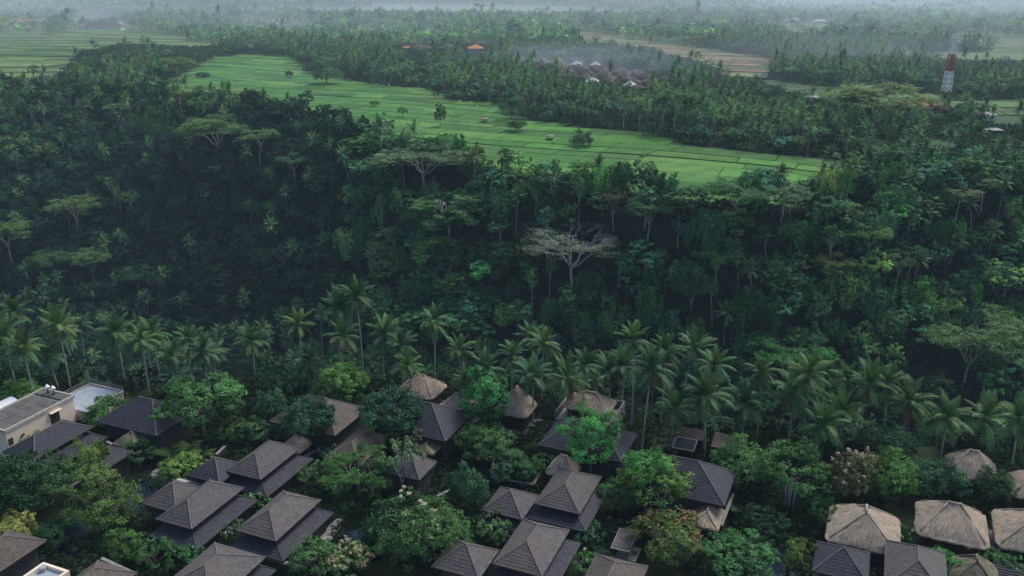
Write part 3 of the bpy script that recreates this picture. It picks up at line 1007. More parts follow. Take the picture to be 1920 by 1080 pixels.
villa("blue-grey pyramid roof half behind the round light-green shrub", -47.6, -41.2, 103.3, 110.1, 4.4, 2.3, 'shingle', (.4, .3, 1.2, .2, 2.9), 12, group='pyramid roofed wings', name='villa_wing')
villa("grey pyramid roof under the lower branches of the cream-blossom tree", -48.4, -41.4, 88.6, 95.4, 4.4, 2.3, 'shingle', None, 13, group='pyramid roofed wings', name='villa_wing')
villa("grey pyramid roof behind the gnarled pale-trunked tree", -66.2, -60.0, 107.0, 113.0, 4.4, 2.6, 'shingle', None, 14, group='pyramid roofed wings', name='villa_wing')
villa("blue-grey pyramid roof in front of the largest thatch roof", -1.2, 5.8, 107.2, 114.2, 4.4, 2.4, 'slate', None, 15, group='pyramid roofed wings', name='villa_wing')
villa("long dark roof running along the cream flat-roofed building", -127.0, -119.8, 87.6, 99.8, 5.0, 2.0, 'slate', (.2, 2.4, .8, .8, 3.2), 16)
villa("small dark hip roof behind the yellow-green tree", -113.6, -108.6, 90.6, 97.2, 3.9, 1.9, 'slate', None, 17, group='pyramid roofed wings', name='villa_wing')
villa("tall dark roof between the terrace and the big leafy tree", -121.0, -107.4, 101.4, 112.0, 5.0, 3.4, 'slate', None, 18, group='large dark roofs', caps=True)
villa("wide dark brown roof half covered by a dark rounded tree", -93.0, -79.4, 113.1, 124.0, 5.0, 3.6, 'shingle_brown', None, 19, group='large dark roofs')
villa("brown roof behind the feathery bright tree with red-brown branches", -77.4, -70.7, 106.6, 117.2, 4.6, 2.0, 'shingle_brown', None, 20)
villa("wide dark roof beneath the thatched huts, dense dark tree over its left half", -76.6, -61.2, 118.6, 129.3, 5.0, 3.6, 'slate', None, 21, group='large dark roofs')
villa("wide dark roof split by the emerald tree in front of it", -46.4, -32.1, 123.4, 133.2, 5.0, 3.4, 'slate', None, 22, group='large dark roofs')
villa("wide dark slate roof beside the dark green banyan", -29.0, -14.5, 117.1, 127.5, 5.0, 3.6, 'slate', None, 23, group='large dark roofs')
villa("grey-brown gable roof in the lower right, in front of the broad thatch roofs", 7.6, 15.2, 106.4, 117.3, 5.0, 2.6, 'shingle', None, 24)
thatched("largest thatch roof of the right-hand row, blue-grey pyramid roof before it", -.2, 9.7, 116.2, 126.2, 3.6, 3.4, seed=1)
thatched("broad thatch roof between two other big thatch roofs, orange tinge on its left slope", 11.7, 21.3, 122.4, 132.0, 3.8, 3.4, seed=2)
thatched("broad thatch roof cut by the right edge of the view", 22.1, 31.6, 123.8, 133.8, 3.8, 3.4, seed=3)
thatched("thatch roof with a steep front gable peak behind the hedge trees, right rear", 16.4, 24.0, 142.4, 149.6, 3.4, 3.2, seed=4)
thatched("rearmost thatch roof cut by the right edge behind the hedge trees", 25.4, 33.5, 139.6, 147.2, 3.4, 3.0, seed=5)
thatched("small grey thatch roof wedged in front of the orange-tinged broad thatch", 15.9, 22.0, 113.6, 120.2, 3.0, 2.6, 'thatch_old', 6)
thatched("thatch roof behind the dense dark tree, at the edge of the palm belt", -79.8, -71.6, 133.6, 140.8, 3.8, 2.8, seed=7, mat='thatch_lit')
thatched("low thatch roof partly behind the tall emerald column tree", -69.6, -62.8, 131.4, 137.0, 3.2, 2.6, seed=8, mat='thatch_lit')
thatched("steep orange-brown thatch hut with a palm trunk before it", -59.2, -52.6, 133.4, 140.2, 3.8, 4.0, seed=9, mat='thatch_lit')
thatched("low thatch roof on the walled terrace among the palm trunks", -48.6, -39.8, 142.0, 148.6, 2.8, 2.4, seed=10, mat='thatch_lit')
thatched("straw-grey gazebo roof beside the tall dark roof", -115.2, -110.2, 98.8, 103.6, 3.2, 1.5, 'thatch_old', 11, group='gazebos', name='gazebo', cat='gazebo', corner=.5, thick=.25, ridge_f=.25)
thatched("small rust-brown thatch gazebo behind the two-tier villa roof", -87.6, -83.4, 108.0, 112.4, 3.4, 1.9, 'thatch_lit', 12, group='gazebos', name='gazebo', cat='gazebo', corner=.8, ridge_f=.3)
thatched("flat straw gazebo roof with a plant leaning across it", -66.8, -62.6, 116.4, 121.4, 3.2, .9, 'thatch_old', 13, group='gazebos', name='gazebo', cat='gazebo', corner=.4, thick=.25, ridge_f=1.2)
thatched("rounded tan thatch hut below the emerald tree, round shrub in front", -43.6, -38.6, 118.8, 123.6, 3.0, 2.4, 'thatch_lit', 14, group='gazebos', name='gazebo', cat='gazebo', corner=1.4, ridge_f=.5)
thatched("pale thatch hut tucked under the corner of the dark slate roof", -19.0, -14.7, 113.8, 119.8, 2.8, 1.4, 'thatch', 15, group='gazebos', name='gazebo', cat='gazebo', corner=.7, ridge_f=.6)


def flat_building():
    x0, x1, y0, y1, h = -137.4, -129.6, 90.6, 105.2, 6.5
    cx, cyy = (x0 + x1) / 2, (y0 + y1) / 2
    r = thing("flat_roofed_building", "cream walled building with a stained flat roof in panels, at the left edge", "building", G(cx, cyy), ROT)
    w, l = x1 - x0, y1 - y0
    wl = link("wall", MB().box((0, 0, h / 2 - .3), (w - .5, l - .5, h)).build("wall", M['wall_cream']), r)
    link("door", MB().box(((w - .5) / 2 + .03, l / 2 - 4.6, 4.5), (.1, 1.9, 2.3)).build("door", M['wood_dark']), wl)
    link("door_canopy", MB().box(((w - .5) / 2 + .35, l / 2 - 4.6, 5.75), (.8, 2.3, .12)).build("door_canopy", M['wall_cream']), wl)
    link("window", MB().box(((w - .5) / 2 + .02, -l / 2 + .9, 4.3), (.08, .9, 1.2)).build("window", M['wood_dark']), wl)
    for (c, s) in (((w / 2 - .16, 0, h + .1), (.32, l, .5)), ((-w / 2 + .16, 0, h + .1), (.32, l, .5)), ((0, l / 2 - .16, h + .1), (w - .66, .32, .5)), ((0, -l / 2 + .16, h + .1), (w - .66, .32, .5))):
        link("parapet", MB().box(c, s).build("parapet", M['stone_pale']), r)
    for i in range(2):
        for j in range(5):
            pw, pl = (w - .9) / 2, (l - 3.2) / 5
            link("roof_panel", MB().box((-w / 2 + .45 + pw * (i + .5), -l / 2 + .45 + pl * (j + .5), h + .02 + .012 * ((i + j) % 2)), (pw - .08, pl - .08, .1)).build("roof_panel", M['roofpanel']), r)
    link("roof_deck", MB().box((0, 0, h - .09), (w - .7, l - .7, .1)).build("roof_deck", M['stone']), r)
    link("roof_panel", MB().box((0, l / 2 - 1.3, h + .1), (w - .9, 1.8, .3)).build("roof_panel", M['roofpanel']), r)
    for k in (-1.3, .1):
        v = link("roof_vent", MB().tube([(k, l / 2 - 1.2, h + .2), (k, l / 2 - 1.2, h + 1.5)], [.1, .1], 8).box((k, l / 2 - 1.2, h + .32), (.5, .5, .16)).build("roof_vent", M['wood_dark']), r)
        link("vent_cowl", MB().tube([(k, l / 2 - 1.2, h + 1.4), (k, l / 2 - 1.2, h + 1.6), (k, l / 2 - 1.2, h + 2.0)], [.5, .38, .06], 10).build("vent_cowl", M['white'], True), v)
    FOOT.append((x0, x1, y0, y1))
    # lower roof terrace with railing
    x0, x1, y0, y1, h = -136.2, -127.6, 105.3, 114.4, 3.6
    cx, cyy = (x0 + x1) / 2, (y0 + y1) / 2
    r = thing("roof_terrace", "pale bluish roof terrace with a thin railing behind the cream building", "terrace", G(cx, cyy), ROT)
    w, l = x1 - x0, y1 - y0
    link("wall", MB().box((0, 0, h / 2 - .3), (w - .3, l - .3, h)).build("wall", M['wall_cream']), r)
    link("floor_slab", MB().box((0, 0, h - .02), (w, l, .14)).build("floor_slab", M['concrete']), r)
    for (c, s) in (((-w / 2 + .14, 0, h + .2), (.28, l, .3)), ((0, l / 2 - .14, h + .2), (w - .6, .28, .3)), ((w / 2 - .14, l / 4, h + .16), (.28, l / 2, .2))):
        link("kerb", MB().box(c, s).build("kerb", M['stone_pale']), r)
    for z in (.75, 1.2):
        for (a, e) in (((-w / 2 + .14, -l / 2), (-w / 2 + .14, l / 2 - .14)), ((-w / 2 + .14, l / 2 - .14), (w / 2, l / 2 - .14))):
            link("rail", MB().tube([(*a, h + z), (*e, h + z)], [.035, .035], 5).build("rail", M['steel']), r)
    for k in range(6):
        link("railing_post", MB().tube([(-w / 2 + .14, -l / 2 + .2 + k * (l - .4) / 5, h + .3), (-w / 2 + .14, -l / 2 + .2 + k * (l - .4) / 5, h + 1.2)], [.035, .035], 5).build("railing_post", M['steel']), r)
        if k:
            link("railing_post", MB().tube([(-w / 2 + .14 + k * (w - .2) / 5, l / 2 - .14, h + .3), (-w / 2 + .14 + k * (w - .2) / 5, l / 2 - .14, h + 1.2)], [.035, .035], 5).build("railing_post", M['steel']), r)
    FOOT.append((x0, x1, y0, y1))
    # white curved roof of the water tank house behind
    r = thing("vaulted_roof_shed", "white vaulted shed roof behind the cream building at the left edge", "shed", G(-142.5, 99.5), ROT)
    th = np.linspace(0, math.pi, 9)
    V = np.concatenate([np.stack([1.5 * np.cos(th), np.full(9, s), 4.2 + 1.0 * np.sin(th)], -1) for s in (-5.5, 3.0)])
    j = np.arange(8)
    mb = MB().add(V, np.stack([j, j + 1, j + 10, j + 9], -1))
    mb.add(V - np.array([0, 0, .12]), np.stack([j + 9, j + 10, j + 1, j], -1))
    link("vault_roof", mb.build("vault_roof", M['white'], True), r)
    link("wall", MB().box((0, -1.25, 2.0), (2.8, 8.3, 4.4)).build("wall", M['wall_cream']), r)
    FOOT.append((-145, -140, 93, 104))


flat_building()


def parapet_box():
    x0, x1, y0, y1, h = -97.6, -91.6, 66.0, 72.3, 5.4
    q = W(46, 1078, h)[:2]; q2 = W(83, 1052, h)[:2]; q3 = W(128, 1071, h)[:2]
    x0, x1, y1 = float((q @ EX + q2 @ EX) / 2), float(q3 @ EX), float((q2 @ EY + q3 @ EY) / 2); y0 = y1 - 6
    cx, cyy = (x0 + x1) / 2, (y0 + y1) / 2
    w, l = x1 - x0, y1 - y0
    r = thing("roof_parapet_block", "cream flat-topped block with raised parapet and pale blue floor at the lower edge", "building", G(cx, cyy), ROT)
    link("wall", MB().box((0, 0, h / 2 - .5), (w - .1, l - .1, h - .2)).build("wall", M['wall_cream']), r)
    link("roof_floor", MB().box((0, 0, h - .55), (w - .8, l - .8, .1)).build("roof_floor", M['concrete']), r)
    for (c, s) in (((w / 2 - .2, 0, h - .4), (.4, l, .8)), ((-w / 2 + .2, 0, h - .4), (.4, l, .8)), ((0, l / 2 - .2, h - .4), (w - .82, .4, .8)), ((0, -l / 2 + .2, h - .4), (w - .82, .4, .8))):
        link("parapet", MB().box(c, s).build("parapet", M['wall_cream']), r)
    link("round_vent", MB().tube([(-w / 2 + 1.0, l / 2 - 1.0, h - .5), (-w / 2 + 1.0, l / 2 - 1.0, h + .15)], [.42, .42], 12).build("round_vent", M['steel']), r)
    FOOT.append((x0, x1, y0, y1))


parapet_box()


def lean_to(label, x0, x1, y0, y1, z0, z1, mat, name='open_shed', frame=None, group='open timber sheds', cat='shed'):
    cx, cyy = (x0 + x1) / 2, (y0 + y1) / 2
    r = thing(name, label, cat, G(cx, cyy), ROT, group)
    X0, X1, Y0, Y1 = x0 - cx, x1 - cx, y0 - cyy, y1 - cyy
    mb = MB()
    courses(mb, (X0, Y0, z0), (X1, Y0, z0), (X1, Y1, z1), (X0, Y1, z1), 7, rng=np.random.default_rng(int(abs(x0) * 10)))
    mb.add([(X0, Y0, z0 - .1), (X1, Y0, z0 - .1), (X1, Y1, z1 - .1), (X0, Y1, z1 - .1)], [[3, 2, 1, 0]], m=1)
    ro = link("roof", mb.build("roof", [M[mat], M['wood_dark']]), r)
    if frame:
        for p, q in (((X0, Y0, z0), (X1, Y0, z0)), ((X1, Y0, z0), (X1, Y1, z1)), ((X1, Y1, z1), (X0, Y1, z1)), ((X0, Y1, z1), (X0, Y0, z0))):
            link("edge_trim", MB().beam(np.array(p) + (0, 0, .06), np.array(q) + (0, 0, .06), .14).build("edge_trim", M[frame]), ro)
    for sx in (X0 + .3, X1 - .3):
        for sy, z in ((Y0 + .3, z0), (Y1 - .3, z1)):
            link("post", MB().box((sx, sy, z / 2 - .25), (.18, .18, z + .3)).build("post", M['wood']), r)
    link("back_wall", MB().box((0, Y1 - .5, z1 / 2 - .2), (X1 - X0 - .8, .15, z1 - .3)).build("back_wall", M['wood_dark']), r)
    FOOT.append((x0, x1, y0, y1))
    return r


q = W(1262, 834, 3.4)[:2]; a0, b0 = float(q @ EX), float(q @ EY)
lean_to("open shed with a dark panelled roof framed in pale trim, by the palm trunks", a0, a0 + 3.6, b0 - .6, b0 + 2.6, 3.2, 3.6, 'slate', frame='stone_pale')
lean_to("thatched lean-to just behind the pale-framed dark shed", a0 + .4, a0 + 4.6, b0 + 3.4, b0 + 5.6, 3.3, 4.1, 'shingle_brown')
q = W(1335, 830, 3.2)[:2]; a0, b0 = float(q @ EX), float(q @ EY)
lean_to("brown shingled open pavilion between two palm trunks", a0, a0 + 5.2, b0 - 1.0, b0 + 2.8, 3.0, 3.9, 'shingle_brown')
q = W(1168, 1020, 2.6)[:2]; a0, b0 = float(q @ EX), float(q @ EY)
lean_to("narrow grey-roofed garden gate with pale posts beside the stone platform", a0 - 1.3, a0 + 1.3, b0 - 1.6, b0 + 3.0, 2.6, 2.9, 'shingle', name='garden_gate', group=None, cat='gate', frame='stone')


def slat_pergola(label, x0, x1, y0, y1, z):
    cx, cyy = (x0 + x1) / 2, (y0 + y1) / 2
    r = thing("slatted_pergola", label, "pergola", G(cx, cyy), ROT)
    w, l = x1 - x0, y1 - y0
    me = MB().box((0, 0, 0), (w, .34, .1)).build("slat", M['slate'])
    for k in range(int(l / .62)):
        link("slat", me, r, (0, -l / 2 + .3 + k * .62, z))
    for sx in (-w / 2 + .3, w / 2 - .3):
        link("beam", MB().box((sx, 0, z - .16), (.16, l, .2)).build("beam", M['wood_dark']), r)
        for sy in (-l / 2 + .3, l / 2 - .3):
            link("post", MB().box((sx, sy, z / 2 - .35), (.18, .18, z + .2)).build("post", M['wood_dark']), r)
    FOOT.append((x0, x1, y0, y1))


slat_pergola("dark slatted pergola at the lower right corner under the thatch roof", 21.5, 30.5, 114.0, 122.5, 2.8)
# terrace walls round the low thatch on the edge
r = thing("terrace_platform", "pale stone terrace with a low rail round the low thatch among palm trunks", "terrace", G(-44.3, 145.6), ROT)
link("floor_slab", MB().box((0, 0, -.6), (11.0, 9.0, 2.4)).build("floor_slab", M['stone_pale']), r)
for (c, s_) in (((0, 4.35, 1.35), (11.0, .3, 1.5)), ((5.35, -.3, 1.35), (.3, 8.4, 1.5)), ((-5.35, -.3, 1.35), (.3, 8.4, 1.5))):
    link("parapet", MB().box(c, s_).build("parapet", M['stone']), r)
FOOT.append((-50, -38.6, 141, 150.2))


# ---- courtyard walls, pools, paths
def garden_wall(pts, z, label, top='stone', w=.35, name='garden_wall'):
    P = [W(px, py, z)[:2] for px, py in pts]
    c = sum(P) / len(P)
    r = thing(name, label, "wall", (c[0], c[1], 0), group='courtyard walls')
    for a, e in zip(P[:-1], P[1:]):
        m_ = (a + e) / 2 - c; L = float(np.linalg.norm(e - a)); ang = math.atan2(e[1] - a[1], e[0] - a[0])
        link("wall_panel", MB().box((m_[0], m_[1], z / 2 - .25), (L - .004, w, z + .3), ang).build("wall_panel", M['wall_dark']), r)
        n = max(1, int(L / 1.4))
        for k in range(n):
            t = (k + .5) / n
            p = a + (e - a) * t - c
            link("coping_stone", MB().box((p[0], p[1], z - .04 + .01 * (k % 2)), (L / n - .05, w + .14, .14), ang).build("coping_stone", M[top]), r)


garden_wall([(123, 917), (160, 896)], 2.2, "dark garden wall with pale coping between the dark round tree and the olive tree", 'stone_pale')
garden_wall([(190, 1046), (256, 1077)], 3.4, "stone coped wall along the brown roof at the lower left", 'stone')
garden_wall([(448, 1030), (500, 1044), (560, 1062)], 2.4, "wall topped with pale stones below the villa roof by the sandy path", 'stone_pale', .5)
garden_wall([(332, 898), (374, 909)], 3.0, "stone-topped wall between the two blue-grey wing roofs", 'stone_pale', .5)
garden_wall([(926, 846), (924, 895), (1000, 908), (1012, 886)], 1.5, "low pale-edged wall around the planted court and dark pool", 'stone')
garden_wall([(896, 862), (906, 846), (926, 846)], 1.4, "short pale kerb wall at the head of the narrow dark pool", 'stone_pale')
garden_wall([(405, 852), (422, 836)], 2.2, "slim wall beside the yellow-green ferns", 'stone')
garden_wall([(145, 800), (210, 832), (248, 846)], 2.6, "dark wall with pale stones running to the straw gazebo", 'stone_pale')
garden_wall([(280, 850), (300, 838), (330, 818)], 1.8, "dark path wall behind the straw gazebo", 'stone')
garden_wall([(1352, 985), (1375, 925)], 2.0, "slim dark wall along the right side of the slate roof", 'stone')
garden_wall([(545, 870), (590, 845), (640, 848)], 2.0, "dark wall behind the grey shingle villa, leading to the feathery tree", 'stone')
garden_wall([(820, 930), (880, 900)], 2.0, "dark wall between the gnarled tree and the willowy tree", 'stone')


def sheet(name, pts, z, mat, kind='structure', h=None):
    P = np.array([W(px, py, z) for px, py in pts]); c = P.mean(0)
    n = len(P); V = np.concatenate([P - c, P - c - np.array([0, 0, h or .3]), [[0, 0, 0]]])
    j = np.arange(n); j2 = (j + 1) % n
    mb = MB().add(V, np.stack([j + n, j2 + n, j2, j], -1))
    area = sum(P[i][0] * P[(i + 1) % n][1] - P[(i + 1) % n][0] * P[i][1] for i in range(n))
    tri = np.stack([j, j2, np.full(n, 2 * n)], -1)
    mb.Tr.append(tri if area > 0 else tri[:, ::-1]); mb.tm.append(np.zeros(n, int)); mb.tv.append(np.full(n, .5))
    return tag(link(name, mb.build(name, M[mat]), None, c), kind=kind)


POOLS = [[(236, 930), (262, 905), (292, 886), (312, 905), (300, 930), (268, 968), (240, 955)], [(898, 868), (909, 850), (925, 849), (923, 893), (900, 905)],
         [(1416, 1034), (1440, 1022), (1480, 1026), (1494, 1060), (1500, 1110), (1408, 1110)], [(96, 985), (150, 962), (176, 985), (140, 1040), (100, 1030)],
         [(640, 990), (698, 985), (690, 1030), (650, 1030)], [(1238, 1000), (1300, 992), (1330, 1010), (1300, 1030), (1250, 1028)]]
for p in POOLS:
    sheet("pond_water", p, .18, 'water')
PATHS = [[(600, 1006), (618, 984), (632, 972), (642, 974), (636, 992), (618, 1014), (604, 1020)], [(555, 880), (592, 862), (640, 858), (636, 870), (600, 880), (570, 900)],
         [(905, 835), (960, 800), (1010, 790), (1012, 800), (960, 815), (915, 850)], [(285, 893), (310, 870), (330, 872), (322, 905), (300, 915)]]
for p in PATHS[:1]:
    sheet("sandy_path", p, .12, 'stone_pale')
for p in PATHS[1:]:
    sheet("paved_path", p, .10, 'wall_dark')


def slabs(pts, label, z=.35, size=(1.5, .8), mat='stone', name='stepping_stones', cat='steps', ang=ROT):
    P = np.array([W(px, py, z) for px, py in pts]); c = P.mean(0)
    r = thing(name, label, cat, (c[0], c[1], 0))
    for i, p in enumerate(P):
        link("slab", MB().box((p[0] - c[0], p[1] - c[1], z - .15), (size[0], size[1], .34), ang).build("slab", M[mat]), r)


slabs([(294, 892), (306, 898), (316, 904), (322, 894), (300, 885), (312, 886)], "pale stone slabs stepping across the head of the dark pool", .5, (2.6, 1.3), 'stone')
slabs([(1146, 996), (1148, 990), (1150, 984), (1152, 978), (1154, 972)], "dark garden steps of narrow slabs beside the frangipani", .5, (2.6, .45), 'stone')
slabs([(634, 1007), (643, 1012)], "pair of pale paving slabs beside the sandy path", .3, (2.2, 1.6), 'stone_pale')
slabs([(1010, 800), (1020, 806), (1030, 798), (1024, 790)], "grey stone steps below the steep thatch hut", .6, (3.6, .8), 'stone')
slabs([(912, 815), (926, 819), (945, 822), (962, 826)], "pale slabs in the dark court behind the planted bed", .4, (2.4, .6), 'stone_pale')
q = W(1178, 1036, 1.0)
r = thing("stone_platform", "grey stone garden platform with steps beside the gate", "platform", (q[0], q[1], 0), ROT)
link("platform_top", MB().box((0, 0, .9), (3.0, 3.4, .24)).build("platform_top", M['stone']), r)
link("platform_base", MB().box((0, 0, .35), (2.4, 2.8, .86)).build("platform_base", M['stone']), r)
for k in range(2):
    link("step", MB().box((.3 + k * .6, -2.3, .35), (.35, 1.2, .5)).build("step", M['stone_pale']), r)
for px, py, lab in ((1292, 1021, "round white garden lamp globe by the dark pond"), (1326, 1025, "smaller pale garden lamp globe right of the dark pond")):
    q = W(px, py, 1.0)
    r = thing("garden_lamp", lab, "lamp", (q[0], q[1], 0))
    th = np.linspace(0, math.pi, 7)
    link("globe", MB().tube(np.stack([0 * th, 0 * th, 1.0 - .34 * np.cos(th)], -1), .34 * np.sin(th) + .01, 10).build("globe", M['white'], True), r)
    link("stand", MB().tube([(0, 0, -.1), (0, 0, .7)], [.06, .06], 6).build("stand", M['wood_dark']), r)

# ------------------------------------------------------------------ coconut palms
rngP = np.random.default_rng(77)
FROND_SPEC = [(84, .5), (74, .7), (62, .9), (48, 1.05), (32, 1.15), (15, 1.15), (-2, 1.05), (-24, .85)]
FRONDS = [[frond_mesh(100 + 10 * i + v, e, 4.7 + .25 * (i < 5), k, twist=(v - .5) * .5) for v in range(2)] for i, (e, k) in enumerate(FROND_SPEC)]
DRY_FROND = frond_mesh(190, -50, 3.6, .55, n=18, dead=True)


def nut_cluster():
    rng = np.random.default_rng(5)
    mb = MB()
    th = np.linspace(0, math.pi, 5)
    for k in range(9):
        a = k * 2.4; p = np.array([math.cos(a) * .42, math.sin(a) * .42, -.25 - .22 * (k % 3)])
        mb.tube(p + np.stack([0 * th, 0 * th, -.17 * np.cos(th)], -1), .17 * np.sin(th) + .01, 6)
    for k in range(5):
        a = k * 1.26 + .4
        mb.tube([(0, 0, 0), (math.cos(a) * .5, math.sin(a) * .5, .1), (math.cos(a) * .8, math.sin(a) * .8, -.35)], [.06, .05, .02], 4)
    return mb.build("coconut_cluster", M['nut'], True)


NUTS = nut_cluster()
PALM_TINT = [(.062, .124, .045), (.054, .116, .047), (.074, .130, .045), (.046, .104, .045)]


def palm(base, hub, label, group, seed, size=1.0, nf=23, name="coconut_palm"):
    """coconut palm with every frond a part; base and hub are world points"""
    rng = np.random.default_rng(seed)
    base = np.array(base, float); top = np.array(hub, float) - base
    r = thing(name, label, "palm tree", base, 0, group)
    t = np.linspace(0, 1, 10)[:, None]
    ctrl = np.array([top[0] * .15 + rng.normal(0, .3), top[1] * .2, top[2] * .5])
    P = (1 - t) ** 2 * np.array([0, 0, -.8]) + 2 * (1 - t) * t * ctrl + t ** 2 * top
    rad = (.2 - .075 * t[:, 0] + .12 * np.exp(-t[:, 0] * 14)) * size ** .5
    link("trunk", MB().tube(P, rad, 8).build("trunk", M['palm_trunk'], True), r)
    tint = np.array(PALM_TINT[rng.integers(4)]) * rng.uniform(1.0, 1.4)
    az = rng.uniform(0, 6.28)
    for k in range(nf):
        f = k / (nf - 1)
        i = int(np.clip(f ** .9 * 8 + rng.normal(0, .45), 0, 7))
        az += 2.39996 + rng.normal(0, .18)
        o = link("frond", FRONDS[i][rng.integers(2)], r, top + np.array([0, 0, .12 * (1 - f)]), az, size * rng.uniform(.85, 1.08), tint * rng.uniform(.85, 1.15))
        o.rotation_euler[0] = rng.normal(0, .12)
    for k in range(rng.integers(1, 5)):
        link("dry_frond", DRY_FROND, r, top, rng.uniform(0, 6.28), size * rng.uniform(.8, 1.0))
    link("coconut_cluster", NUTS, r, top, rng.uniform(0, 6.28), size)
    return r


def hub_at(px, py, y):
    d = ray(px, py); t = y / d[1]
    return np.array([d[0] * t, y, CAM_H + d[2] * t])


# hub pixel, base pixel (None: hidden, height in metres instead), size, label
PALMS = [
    ((150, 610), (167, 716), 1.1, "coconut palm rising behind the cream building, trunk straight below its crown"),
    ((217, 624), (236, 727), 1.1, "coconut palm leaning left over the pale roof terrace"),
    ((88, 668), (110, 732), 1.0, "coconut palm with slanted trunk ending behind the two white roof vents"),
    ((75, 557), 16, 1.1, "tall coconut palm at the forest edge above the palm with slanted trunk, far left"),
    ((170, 547), 16, 1.05, "tall coconut palm behind the straight palm near the cream building"),
    ((43, 655), 13, 1.0, "lower coconut palm in the clump behind the white vaulted shed"),
    ((6, 563), 16, 1.0, "coconut palm cut by the left edge at the forest border"),
    ((12, 630), 14, 1.0, "drooping coconut palm cut by the left edge, behind the white vaulted shed"),
    ((110, 612), 14, .95, "half hidden coconut palm squeezed between two taller ones, far left clump"),
    ((236, 578), 15, .9, "coconut palm against the dark gorge, right end of the left clump"),
    ((265, 640), 12, .9, "short coconut palm in shade right of the leaning palm by the terrace"),
    ((320, 672), 11, .95, "short shaded palm just above the big leafy tree"),
    ((382, 662), 12, 1.1, "wide-spreading palm behind the big leafy tree"),
    ((417, 565), 14, .85, "palm top poking out of bright shrubs at the gorge edge, left of centre"),
    ((492, 618), (470, 722), 1.05, "coconut palm strongly leaning right, pale slanted trunk above the dark roofs"),
    ((470, 643), 12, .95, "drooping palm just behind the strongly leaning one"),
    ((533, 590), (535, 672), .95, "slim upright palm between the leaning palm and the twin tall palms"),
    ((602, 590), (606, 672), 1.0, "upright coconut palm with orange heart against the dark gorge"),
    ((580, 680), (579, 738), .95, "low drooping palm above the wide dark brown roof"),
    ((667, 602), (670, 698), 1.1, "tall coconut palm with thick pale trunk, front one of the twin palms"),
    ((671, 560), 18, 1.0, "tallest palm of the twin pair, crown above the thick-trunked one"),
    ((720, 630), (720, 722), 1.05, "coconut palm with thin straight trunk right of the twin palms"),
    ((815, 607), (815, 712), 1.1, "lone tall coconut palm standing clear against the dark gorge above the thatch hut"),
    ((770, 690), 9, .8, "small palm in shade left of the lone tall palm's foot"),
    ((913, 695), 10, .85, "small dim palm behind the emerald column tree"),
    ((1017, 648), 13, .9, "palm standing against the black gorge floor, centre"),
    ((997, 706), (998, 800), 1.1, "coconut palm with red-brown heart in front of the steep thatch hut"),
    ((1064, 713), (1064, 782), 1.1, "palm with long arching fronds right of the steep thatch hut"),
    ((1141, 699), (1142, 763), 1.1, "palm whose trunk stands behind the walled thatch terrace"),
    ((1167, 688), (1165, 768), .95, "bare-trunked palm at the right corner of the walled thatch terrace"),
    ((1187, 640), (1182, 806), 1.0, "tall palm behind, crown highest of those above the walled terrace"),
    ((1222, 693), (1202, 853), 1.2, "big palm with long slanted pale trunk reaching down to the dark roof corner"),
    ((1262, 769), 8, 1.05, "short low palm with drooping crown right of the long slanted trunk"),
    ((1303, 660), (1283, 735), 1.05, "palm leaning right above the others, trunk slanting up from the left"),
    ((1247, 662), 15, .9, "palm crown half hidden behind the big slanted-trunk palm"),
    ((1324, 743), (1321, 862), 1.15, "palm with dark upright trunk beside the pale-framed dark shed"),
    ((1398, 757), (1390, 830), 1.05, "palm with orange-red heart above the two-part green hedge tree"),
    ((1489, 736), (1477, 840), 1.15, "large palm directly above the banyan tree, trunk leaning left at its foot"),
    ((1520, 706), 15, .95, "palm crown overlapping behind the large palm above the banyan"),
    ((1578, 774), (1570, 852), 1.1, "palm just above the pink-blossomed tree"),
    ((1534, 800), 7, 1.05, "low dark palm with wide splayed fronds between two tall trunks"),
    ((1629, 723), (1600, 838), 1.05, "palm leaning right, slender trunk behind the pink-blossomed tree"),
    ((1704, 758), (1689, 832), 1.2, "broad-crowned palm above the bright green hedge tree"),
    ((1776, 787), 9, 1.1, "drooping dark palm left of the gabled thatch roof"),
    ((1845, 787), (1845, 850), 1.15, "palm standing right behind the gabled thatch roof"),
    ((1915, 790), 10, 1.0, "palm cut by the right edge behind the thatch roofs"),
    ((1430, 700), 13, .85, "dim palm crown behind the orange-hearted palm, right of centre"),
    ((1350, 690), 14, .85, "palm crown behind and between the upright and leaning palms"),
    ((1670, 720), 12, .85, "shaded palm behind the broad-crowned palm"),
    ((1590, 715), 12, .8, "small shaded palm crown behind the palm over the pink blossoms"),
    ((1095, 690), 13, .85, "palm crown behind the long-arching-frond palm"),
    ((30, 588), 15, 1.0, "coconut palm low against the left edge forest, second from the frame edge"),
    ((122, 572), 15, 1.0, "coconut palm crown between the two tall far-left palms"),
    ((196, 598), 14, .95, "coconut palm crown just above and left of the leaning terrace palm"),
    ((262, 585), 13, .9, "coconut palm at the dark valley mouth, right of the left clump"),
    ((290, 628), 11, .9, "shaded coconut palm between the left clump and the big leafy tree"),
    ((350, 640), 11, .95, "coconut palm rising behind the left side of the big leafy tree"),
    ((442, 604), 13, .95, "coconut palm behind the leaning palm's left shoulder"),
    ((560, 612), 13, .9, "coconut palm between the slim upright palm and the orange-hearted upright palm"),
    ((636, 632), 12, .95, "coconut palm just left of the thick-trunked twin palm"),
    ((702, 588), 14, .95, "coconut palm crown right of the tallest twin palm"),
    ((752, 652), 11, .85, "coconut palm left of the lone tall palm, crown at its mid-trunk height"),
    ((868, 660), 11, .85, "dim coconut palm right of the lone tall palm"),
    ((960, 668), 11, .85, "dim coconut palm left of the palm on the black gorge floor"),
    ((880, 715), 8, .75, "low shaded palm above the low thatch roof"),
]
PALM_XY = []
